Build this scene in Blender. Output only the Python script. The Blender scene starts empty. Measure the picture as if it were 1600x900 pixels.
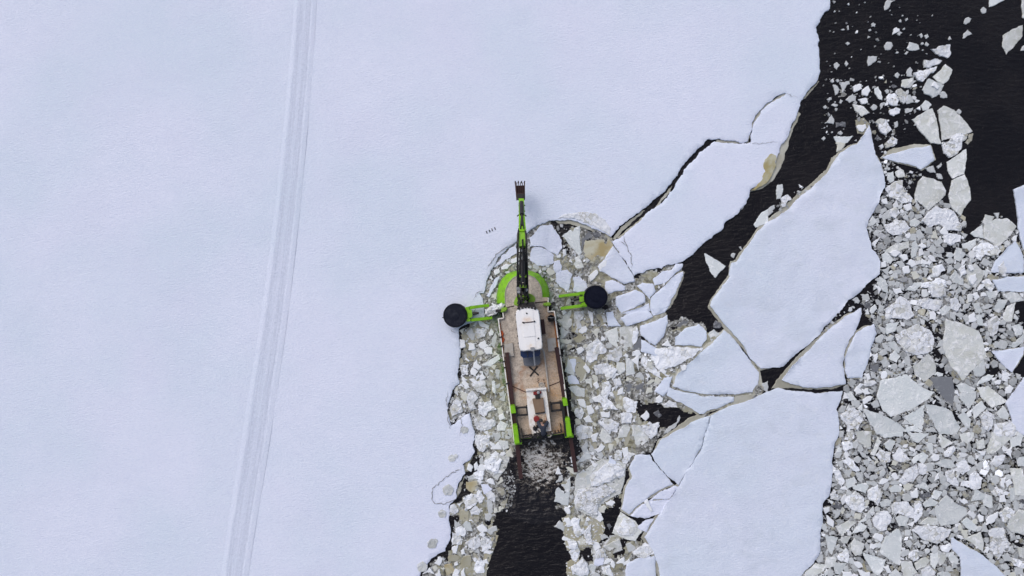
import bpy, bmesh, math, random
import numpy as np
from mathutils import Vector, Matrix, noise
from mathutils.geometry import delaunay_2d_cdt

R = math.radians
C = bpy.context.scene
COL = C.collection
H = 44.4            # camera height above the water, metres
K = 24.0            # photo pixels per metre at the waterline

# ------------------------------------------------------------- camera
cam_d = bpy.data.cameras.new('camera')
cam = bpy.data.objects.new('camera', cam_d); COL.objects.link(cam)
cam.location = (0, 0, H); cam.rotation_euler = (0, 0, 0)
cam_d.sensor_width = 36; cam_d.lens = 36*H/(1600/K)
cam_d.clip_start = 0.5; cam_d.clip_end = 2000
C.camera = cam
# ------------------------------------------------------------- light
SUN_EL, SUN_AZ = 50, 320       # azimuth clockwise from +Y (top of the picture)
w = bpy.data.worlds.new('World'); C.world = w; w.use_nodes = True
nt = w.node_tree; nt.nodes.clear()
o_ = nt.nodes.new('ShaderNodeOutputWorld'); b_ = nt.nodes.new('ShaderNodeBackground')
s_ = nt.nodes.new('ShaderNodeTexSky'); s_.sky_type = 'NISHITA'; s_.sun_disc = False
s_.sun_elevation = R(SUN_EL); s_.sun_rotation = R(SUN_AZ)
s_.air_density = 1.0; s_.dust_density = 4.0; s_.ozone_density = 1.0
b_.inputs['Strength'].default_value = 0.13
hs = nt.nodes.new('ShaderNodeHueSaturation'); hs.inputs['Saturation'].default_value = 0.78
nt.links.new(s_.outputs[0], hs.inputs['Color']); nt.links.new(hs.outputs[0], b_.inputs['Color'])
nt.links.new(b_.outputs[0], o_.inputs['Surface'])
sd = bpy.data.lights.new('sun', 'SUN'); sd.energy = 1.15; sd.angle = R(46); sd.color = (1.0, 0.97, 0.97)
sun = bpy.data.objects.new('sun', sd); COL.objects.link(sun)
_d = Vector((math.sin(R(SUN_AZ))*math.cos(R(SUN_EL)), math.cos(R(SUN_AZ))*math.cos(R(SUN_EL)), math.sin(R(SUN_EL))))
sun.rotation_euler = _d.to_track_quat('Z', 'Y').to_euler()
C.view_settings.view_transform = 'Standard'; C.view_settings.look = 'None'
C.view_settings.exposure = -0.06; C.view_settings.gamma = 1.0
C.render.engine = 'CYCLES'
C.render.resolution_x = 1024; C.render.resolution_y = 576

# ------------------------------------------------------------- helpers
def at(px, py, z=0.0):
    s = (H - z)/H/K
    return Vector(((px-800)*s, (450-py)*s, z))

def P(s, ox=0, oy=0, sc=1.0):
    out = []
    for t in s.split():
        a, b = t.split(',')
        out.append((ox+float(a)/sc, oy+float(b)/sc))
    return out

def area(p):
    a = 0
    for i in range(len(p)):
        x0, y0 = p[i-1][:2]; x1, y1 = p[i][:2]
        a += x0*y1-x1*y0
    return a/2

def centroid(p):
    A = area(p)
    if abs(A) < 1e-9: return (sum(q[0] for q in p)/len(p), sum(q[1] for q in p)/len(p))
    cx = cy = 0
    for i in range(len(p)):
        x0, y0 = p[i-1][:2]; x1, y1 = p[i][:2]; c = x0*y1-x1*y0
        cx += (x0+x1)*c; cy += (y0+y1)*c
    return (cx/6/A, cy/6/A)

def inside(poly, X, Y):
    X = np.asarray(X, float); Y = np.asarray(Y, float)
    r = np.zeros(X.shape, bool); n = len(poly)
    for i in range(n):
        x0, y0 = poly[i-1][:2]; x1, y1 = poly[i][:2]
        if y0 == y1: continue
        c = ((y0 > Y) != (y1 > Y)) & (X < (x1-x0)*(Y-y0)/(y1-y0)+x0)
        r ^= c
    return r

def jag(p, amp, rng, step=0.12):
    """break an outline's straight edges up, as ice fractures do"""
    out = []
    def sub(a, b, d):
        L = math.hypot(b[0]-a[0], b[1]-a[1])
        if L < step or d > 7:
            return [a]
        k = min(amp*math.sqrt(L), L*0.16)
        t = rng.uniform(.35, .65); o = rng.gauss(0, 1)*k*0.5
        m = (a[0]+(b[0]-a[0])*t-(b[1]-a[1])/L*o, a[1]+(b[1]-a[1])*t+(b[0]-a[0])/L*o)
        return sub(a, m, d+1)+sub(m, b, d+1)
    for i in range(len(p)):
        out += sub(p[i], p[(i+1) % len(p)], 0)
    return out

def offset(p, d):
    """move an anticlockwise outline inwards by d"""
    n = len(p); out = []
    for i in range(n):
        a, b, c = p[i-1], p[i], p[(i+1) % n]
        e1 = (b[0]-a[0], b[1]-a[1]); e2 = (c[0]-b[0], c[1]-b[1])
        l1 = math.hypot(*e1) or 1e-6; l2 = math.hypot(*e2) or 1e-6
        nx = -e1[1]/l1-e2[1]/l2; ny = e1[0]/l1+e2[0]/l2; l = math.hypot(nx, ny)
        if l < 0.3: out.append(b); continue
        out.append((b[0]+nx/l*d, b[1]+ny/l*d))
    return out

def link(name, me, mat, parent=None):
    o = bpy.data.objects.new(name, me); COL.objects.link(o)
    if mat is not None: me.materials.append(mat)
    if parent is not None: o.parent = parent
    return o

def tag(o, label=None, cat=None, group=None, kind=None):
    if label: o['label'] = label
    if cat: o['category'] = cat
    if group: o['group'] = group
    if kind: o['kind'] = kind
    return o

def plate(name, pts, z0, z1, mat, rng, amp=.1, step=.12, bev=.03, space=None, lump=0.0, lfreq=2.0, facet=0.0,
          tilt=(0, 0), parent=None, origin=None, bottom=True, smooth=False):
    """a slab of ice or snow: pts in world xy; its top is a jittered mesh with lumps, its rim is broken"""
    if area(pts) < 0: pts = pts[::-1]
    ol = jag(pts, amp, rng, step) if amp > 0 else list(pts)
    cx, cy = centroid(ol)
    top = offset(ol, bev)
    n = len(ol); extra = []
    if space:
        xs = [q[0] for q in top]; ys = [q[1] for q in top]
        gx = np.arange(min(xs), max(xs), space); gy = np.arange(min(ys), max(ys), space)
        if len(gx) and len(gy):
            X, Y = np.meshgrid(gx, gy)
            r_ = np.random.RandomState(rng.randrange(1 << 30))
            X = X+(r_.rand(*X.shape)-.5)*space*.8; Y = Y+(r_.rand(*X.shape)-.5)*space*.8
            X = X.ravel(); Y = Y.ravel()
            m = inside(offset(top, min(space*.35, .06)), X, Y)
            extra = list(zip(X[m].tolist(), Y[m].tolist()))
    vs2 = [Vector(q) for q in top]+[Vector(q) for q in extra]
    ed = [(i, (i+1) % n) for i in range(n)]
    rv, re, rf, ov, oe, of = delaunay_2d_cdt(vs2, ed, [], 1, 1e-5)
    mp = {}
    for j, src in enumerate(ov):
        for s in src: mp[s] = j
    verts = []; sd_ = rng.uniform(0, 500)
    def tz(x, y): return (x-cx)*tilt[0]+(y-cy)*tilt[1]
    rim = set(mp.get(i) for i in range(n))
    for j, v in enumerate(rv):
        z = z1
        if lump:
            z += lump*noise.noise(Vector((v.x*lfreq, v.y*lfreq, sd_)))
            z += lump*.45*noise.noise(Vector((v.x*lfreq*2.7, v.y*lfreq*2.7, sd_+9)))
        if facet and j not in rim: z += facet*rng.uniform(-.4, 1)
        verts.append((v.x, v.y, z+tz(v.x, v.y)))
    faces = [tuple(f) for f in rf]
    faces = [f if area([(verts[i][0], verts[i][1]) for i in f]) > 0 else f[::-1] for f in faces]
    b0 = len(verts)
    zs = bev*.7
    for q in ol: verts.append((q[0], q[1], z1-zs+tz(*q)))
    c0 = len(verts)
    for q in ol: verts.append((q[0], q[1], z0+tz(*q)))
    for i in range(n):
        j = (i+1) % n
        a, b = mp.get(i), mp.get(j)
        if a is not None and b is not None and a != b: faces.append((a, b0+i, b0+j, b))
        faces.append((b0+i, c0+i, c0+j, b0+j))
    if bottom and n < 400: faces.append(tuple(c0+i for i in range(n))[::-1])
    if origin is None: origin = Vector((cx, cy, 0)) if parent is None else Vector((0, 0, 0))
    if parent is not None: origin = parent.location.copy() if origin.length == 0 else origin
    me = bpy.data.meshes.new(name)
    me.from_pydata([(v[0]-origin.x, v[1]-origin.y, v[2]-origin.z) for v in verts], [], faces)
    me.validate(); me.update()
    if smooth:
        me.polygons.foreach_set('use_smooth', [True]*len(me.polygons))
    o = link(name, me, mat, parent)
    if parent is None: o.location = origin
    return o

# ------------------------------------------------------------- materials
def new_mat(name, rough=.6, spec=.3):
    m = bpy.data.materials.new(name); m.use_nodes = True
    nt = m.node_tree; b = nt.nodes['Principled BSDF']
    b.inputs['Roughness'].default_value = rough; b.inputs['Specular IOR Level'].default_value = spec
    return m, nt, b
def N(nt, t, **kw):
    n = nt.nodes.new('ShaderNode'+t)
    for k, v in kw.items():
        if k in n.inputs: n.inputs[k].default_value = v
        else: setattr(n, k, v)
    return n
def L(nt, a, b): nt.links.new(a, b)
def coords(nt, rot=0.0, scale=(1, 1, 1), world=True):
    """position in the place (metres), turned and stretched"""
    g = N(nt, 'NewGeometry') if world else N(nt, 'TexCoord')
    mp = N(nt, 'Mapping'); mp.inputs['Rotation'].default_value = (0, 0, rot); mp.inputs['Scale'].default_value = scale
    L(nt, g.outputs['Position'] if world else g.outputs['Object'], mp.inputs['Vector'])
    return mp.outputs[0]
def noise_n(nt, vec, scale, detail=4, rough=.55, dist=0.0):
    n = N(nt, 'TexNoise'); n.inputs['Scale'].default_value = scale; n.inputs['Detail'].default_value = detail
    n.inputs['Roughness'].default_value = rough; n.inputs['Distortion'].default_value = dist
    L(nt, vec, n.inputs['Vector']); return n.outputs['Fac']
def ramp(nt, fac, stops):
    r = N(nt, 'ValToRGB'); e = r.color_ramp.elements
    while len(e) > 1: e.remove(e[-1])
    e[0].position = stops[0][0]; e[0].color = (*stops[0][1], 1)
    for p, c in stops[1:]:
        x = e.new(p); x.color = (*c, 1)
    L(nt, fac, r.inputs[0]); return r.outputs[0]
def mixc(nt, f, a, b, mode='MIX'):
    m = N(nt, 'Mix'); m.data_type = 'RGBA'; m.blend_type = mode
    for s, v in ((m.inputs[0], f), (m.inputs[6], a), (m.inputs[7], b)):
        if hasattr(v, 'is_output'): L(nt, v, s)
        elif isinstance(v, tuple): s.default_value = (*v, 1)
        else: s.default_value = v
    return m.outputs[2]
def mathn(nt, op, a, b=None, clamp=False):
    m = N(nt, 'Math'); m.operation = op; m.use_clamp = clamp
    for i, v in enumerate((a, b)):
        if v is None: continue
        if hasattr(v, 'is_output'): L(nt, v, m.inputs[i])
        else: m.inputs[i].default_value = v
    return m.outputs[0]
def bump(nt, h, b, strength=.5, dist=.05, prev=None):
    n = N(nt, 'Bump'); n.inputs['Strength'].default_value = strength; n.inputs['Distance'].default_value = dist
    L(nt, h, n.inputs['Height'])
    if prev is not None: L(nt, prev, n.inputs['Normal'])
    L(nt, n.outputs[0], b.inputs['Normal']); return n.outputs[0]
def flat(name, col, rough=.5, metal=0, dirt=None, scale=6.0, amt=.5, spec=.35):
    m, nt, b = new_mat(name, rough, spec); b.inputs['Metallic'].default_value = metal
    v = coords(nt)
    f = noise_n(nt, v, scale, 6, .65)
    d = dirt or tuple(c*.6 for c in col)
    c = mixc(nt, ramp_f(nt, f, .48, .78, amt), col, d)
    L(nt, c, b.inputs['Base Color'])
    bump(nt, noise_n(nt, v, scale*5, 3), b, .25, .01)
    return m
def ramp_f(nt, f, lo, hi, amt=1.0):
    n = N(nt, 'MapRange'); n.inputs['From Min'].default_value = lo; n.inputs['From Max'].default_value = hi
    n.inputs['To Max'].default_value = amt; L(nt, f, n.inputs['Value']); return n.outputs[0]

def snow_nodes(nt, b, base=(.70, .742, .885)):
    big = noise_n(nt, coords(nt), .11, 3, .5)
    mid = noise_n(nt, coords(nt, R(-38), (1, 2.0, 1)), .9, 5, .6)
    c = mixc(nt, ramp_f(nt, big, .40, .62, 1), tuple(x*1.0 for x in base), (base[0]*.91, base[1]*.96, base[2]*.95))
    pk = noise_n(nt, coords(nt, .7), .17, 3, .5)
    c = mixc(nt, ramp_f(nt, pk, .5, .75, .6), c, (base[0]*.975, base[1]*.95, base[2]*.975))
    c = mixc(nt, ramp_f(nt, mid, .5, .8, .35), c, (base[0]*.86, base[1]*.88, base[2]*.92))
    g = noise_n(nt, coords(nt, R(-33), (1, 2.1, 1)), 5.5, 4, .62)
    g2 = noise_n(nt, coords(nt, R(-20), (1, 1.4, 1)), 16, 3, .6)
    c = mixc(nt, ramp_f(nt, g, .46, .66, .38), c, (base[0]*.80, base[1]*.84, base[2]*.9))
    c = mixc(nt, ramp_f(nt, g2, .50, .66, .4), c, (min(1, base[0]*1.13), min(1, base[1]*1.1), min(1, base[2]*1.05)))
    h = mathn(nt, 'ADD', g, mathn(nt, 'MULTIPLY', g2, .35))
    bump(nt, h, b, .42, .10)
    return c
def make_snow():
    m, nt, b = new_mat('snow', .85, .1)
    L(nt, snow_nodes(nt, b), b.inputs['Base Color']); return m
def make_floe_snow():
    m, nt, b = new_mat('wet_floe_snow', .7, .15)
    c = snow_nodes(nt, b, (.665, .712, .845))
    wet = noise_n(nt, coords(nt, R(25), (1, 1.6, 1)), .45, 6, .62, .6)
    c = mixc(nt, ramp_f(nt, wet, .50, .68, .55), c, (.555, .615, .72))
    c = mixc(nt, ramp_f(nt, noise_n(nt, coords(nt), 2.2, 7, .7), .56, .70, .4), c, (.76, .79, .87))
    L(nt, c, b.inputs['Base Color']); return m
M = {}
M['snow'] = make_snow(); M['floe_snow'] = make_floe_snow()
def make_ice(name, base, alt, frost, frost_lo, frost_hi, rough, bs=.5, bscale=3.0, alt_lo=.45, alt_hi=.65, fscale=2.4, cells=0.0):
    """base and a second tone in soft patches, broken frost or snow crust on top, one thing a little lighter than the next"""
    m, nt, b = new_mat(name, rough, .4)
    oi = N(nt, 'ObjectInfo')
    a = N(nt, 'VectorMath'); a.operation = 'ADD'
    v = coords(nt)
    L(nt, v, a.inputs[0]); sc = N(nt, 'VectorMath'); sc.operation = 'SCALE'; sc.inputs['Scale'].default_value = 31
    cb = N(nt, 'CombineXYZ')
    L(nt, oi.outputs['Random'], cb.inputs[2]); L(nt, cb.outputs[0], sc.inputs[0]); L(nt, sc.outputs[0], a.inputs[1])
    v = a.outputs[0]
    c = mixc(nt, ramp_f(nt, noise_n(nt, v, .8, 4, .55, .4), alt_lo, alt_hi, 1), base, alt)
    fr = noise_n(nt, v, fscale, 7, .68, .5)
    fm = ramp_f(nt, fr, frost_lo, frost_hi, .9)
    c = mixc(nt, fm, c, frost)
    sk = ramp_f(nt, noise_n(nt, v, 9, 5, .8), .60, .72, .7)
    c = mixc(nt, sk, c, tuple(min(.9, x*1.15+.03) for x in frost))
    hc = None
    if cells:
        dv = N(nt, 'VectorMath'); dv.operation = 'ADD'; L(nt, v, dv.inputs[0])
        nn = N(nt, 'TexNoise'); nn.inputs['Scale'].default_value = 2.5; nn.inputs['Detail'].default_value = 3; L(nt, v, nn.inputs['Vector'])
        ns = N(nt, 'VectorMath'); ns.operation = 'SCALE'; ns.inputs['Scale'].default_value = .35; L(nt, nn.outputs['Color'], ns.inputs[0]); L(nt, ns.outputs[0], dv.inputs[1])
        vo = N(nt, 'TexVoronoi'); vo.inputs['Scale'].default_value = 2.6; L(nt, dv.outputs[0], vo.inputs['Vector'])
        ve = N(nt, 'TexVoronoi'); ve.feature = 'DISTANCE_TO_EDGE'; ve.inputs['Scale'].default_value = 2.6; L(nt, dv.outputs[0], ve.inputs['Vector'])
        sp = N(nt, 'SeparateColor'); L(nt, vo.outputs['Color'], sp.inputs[0])
        zone = ramp_f(nt, noise_n(nt, v, .9, 3), .42, .56, 1)
        c = mixc(nt, mathn(nt, 'MULTIPLY', zone, ramp_f(nt, sp.outputs[0], .55, .95, cells)), c, (.50, .51, .47))
        c = mixc(nt, mathn(nt, 'MULTIPLY', zone, ramp_f(nt, ve.outputs['Distance'], .06, .0, .75)), c, (.34, .33, .28))
        hc = mathn(nt, 'MULTIPLY', zone, sp.outputs[1])
    val = mathn(nt, 'ADD', mathn(nt, 'MULTIPLY', oi.outputs['Random'], .26), .84)
    hv = N(nt, 'HueSaturation'); L(nt, c, hv.inputs['Color']); L(nt, val, hv.inputs['Value'])
    L(nt, hv.outputs[0], b.inputs['Base Color'])
    L(nt, mathn(nt, 'ADD', mathn(nt, 'MULTIPLY', fm, .4), rough), b.inputs['Roughness'])
    h = mathn(nt, 'ADD', mathn(nt, 'MULTIPLY', fm, .8), noise_n(nt, v, bscale*3, 5, .65))
    if hc is not None: h = mathn(nt, 'ADD', h, mathn(nt, 'MULTIPLY', hc, 1.6))
    bump(nt, h, b, bs, .06)
    return m
M['w'] = make_ice('crusted_snow', (.75, .785, .86), (.60, .63, .65), (.85, .88, .94), .44, .60, .6, .5, 3, .60, .74, 3.5, cells=.8)
M['g'] = make_ice('bare_ice', (.60, .645, .67), (.70, .735, .755), (.84, .87, .91), .50, .64, .28, .6, 2.5)
M['b'] = make_ice('cloudy_ice', (.63, .66, .66), (.55, .57, .54), (.82, .84, .87), .48, .62, .3, .6, 2.5)
M['t'] = make_ice('silty_ice', (.37, .36, .29), (.32, .30, .21), (.52, .52, .46), .66, .80, .35, .3, 2)
M['y'] = make_ice('yellow_ice', (.52, .51, .41), (.38, .31, .16), (.55, .54, .46), .68, .80, .3, .25, 2, .42, .62)
M['amber'] = make_ice('amber_wet_ice', (.47, .46, .35), (.36, .31, .15), (.55, .57, .54), .62, .74, .3, .25, 2)
M['d'] = make_ice('dark_wet_ice', (.17, .18, .20), (.24, .25, .26), (.42, .44, .46), .64, .78, .2, .3, 2)
M['shelf'] = make_ice('ice_foot', (.36, .35, .29), (.46, .46, .41), (.52, .52, .47), .62, .74, .35, .3, 2)

def make_water():
    m, nt, b = new_mat('dark_water', .12, .5)
    b.inputs['IOR'].default_value = 1.33
    v = coords(nt)
    c = mixc(nt, ramp_f(nt, noise_n(nt, v, .3, 4), .45, .7, 1), (.007, .006, .008), (.013, .011, .0125))
    L(nt, c, b.inputs['Base Color'])
    wv = coords(nt, R(-62), (1, 3.0, 1))
    a = noise_n(nt, wv, 1.6, 4, .6, .6); f = noise_n(nt, v, 9, 3, .6)
    bump(nt, mathn(nt, 'ADD', a, mathn(nt, 'MULTIPLY', f, .25)), b, .6, .15)
    return m
M['water'] = make_water()
def make_slush(name, stops, sc=1.1):
    m, nt, b = new_mat(name, .4, .4)
    v = coords(nt)
    f = noise_n(nt, v, sc, 8, .68, .8)
    c = ramp(nt, f, stops)
    vo = N(nt, 'TexVoronoi'); vo.inputs['Scale'].default_value = 4.2; L(nt, v, vo.inputs['Vector'])
    sp = N(nt, 'SeparateColor'); L(nt, vo.outputs['Color'], sp.inputs[0])
    c = mixc(nt, ramp_f(nt, sp.outputs[0], .62, .95, .45), c, (.55, .57, .57))
    c = mixc(nt, ramp_f(nt, sp.outputs[1], .72, .95, .6), c, (.12, .115, .10))
    # zones of finely crushed, darker wet ice
    vf = N(nt, 'TexVoronoi'); vf.inputs['Scale'].default_value = 8.5; vf.inputs['Randomness'].default_value = 1; L(nt, v, vf.inputs['Vector'])
    sf = N(nt, 'SeparateColor'); L(nt, vf.outputs['Color'], sf.inputs[0])
    cr = ramp(nt, sf.outputs[2], [(0, (.045, .045, .045)), (.3, (.13, .13, .125)), (.6, (.27, .27, .26)), (.85, (.42, .43, .43)), (1, (.68, .70, .73))])
    zn = ramp_f(nt, noise_n(nt, coords(nt, .5), .55, 5, .6, .8), .465, .53, .92)
    c = mixc(nt, zn, c, cr)
    L(nt, c, b.inputs['Base Color'])
    bump(nt, mathn(nt, 'ADD', noise_n(nt, v, 7, 6, .7), mathn(nt, 'ADD', sp.outputs[0], sf.outputs[2])), b, .5, .05)
    return m
M['slush'] = make_slush('olive_slush', [(.33, (.05, .048, .035)), (.40, (.17, .16, .11)), (.43, (.27, .26, .185)), (.53, (.33, .32, .235)), (.60, (.40, .395, .33)), (.635, (.60, .62, .63)), (.74, (.80, .82, .86))])
M['brash'] = make_slush('brash_slush', [(.33, (.04, .04, .042)), (.42, (.13, .13, .12)), (.50, (.24, .245, .24)), (.56, (.35, .355, .35)), (.60, (.52, .54, .55)), (.70, (.72, .74, .77))], 1.6)
M['murk'] = make_slush('murky_green_water', [(.32, (.02, .035, .015)), (.45, (.07, .12, .035)), (.55, (.14, .19, .08)), (.64, (.30, .34, .24)), (.74, (.60, .64, .60))], 1.4)

def make_frag():
    m, nt, b = new_mat('ice_fragments', .4, .35)
    a = N(nt, 'Attribute'); a.attribute_name = 'Col'
    v = coords(nt)
    c = mixc(nt, ramp_f(nt, noise_n(nt, v, 5, 6, .7), .5, .7, .45), a.outputs['Color'], (.74, .76, .80))
    L(nt, c, b.inputs['Base Color'])
    bump(nt, noise_n(nt, v, 11, 5, .7), b, .5, .04)
    return m
M['frag'] = make_frag()
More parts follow.
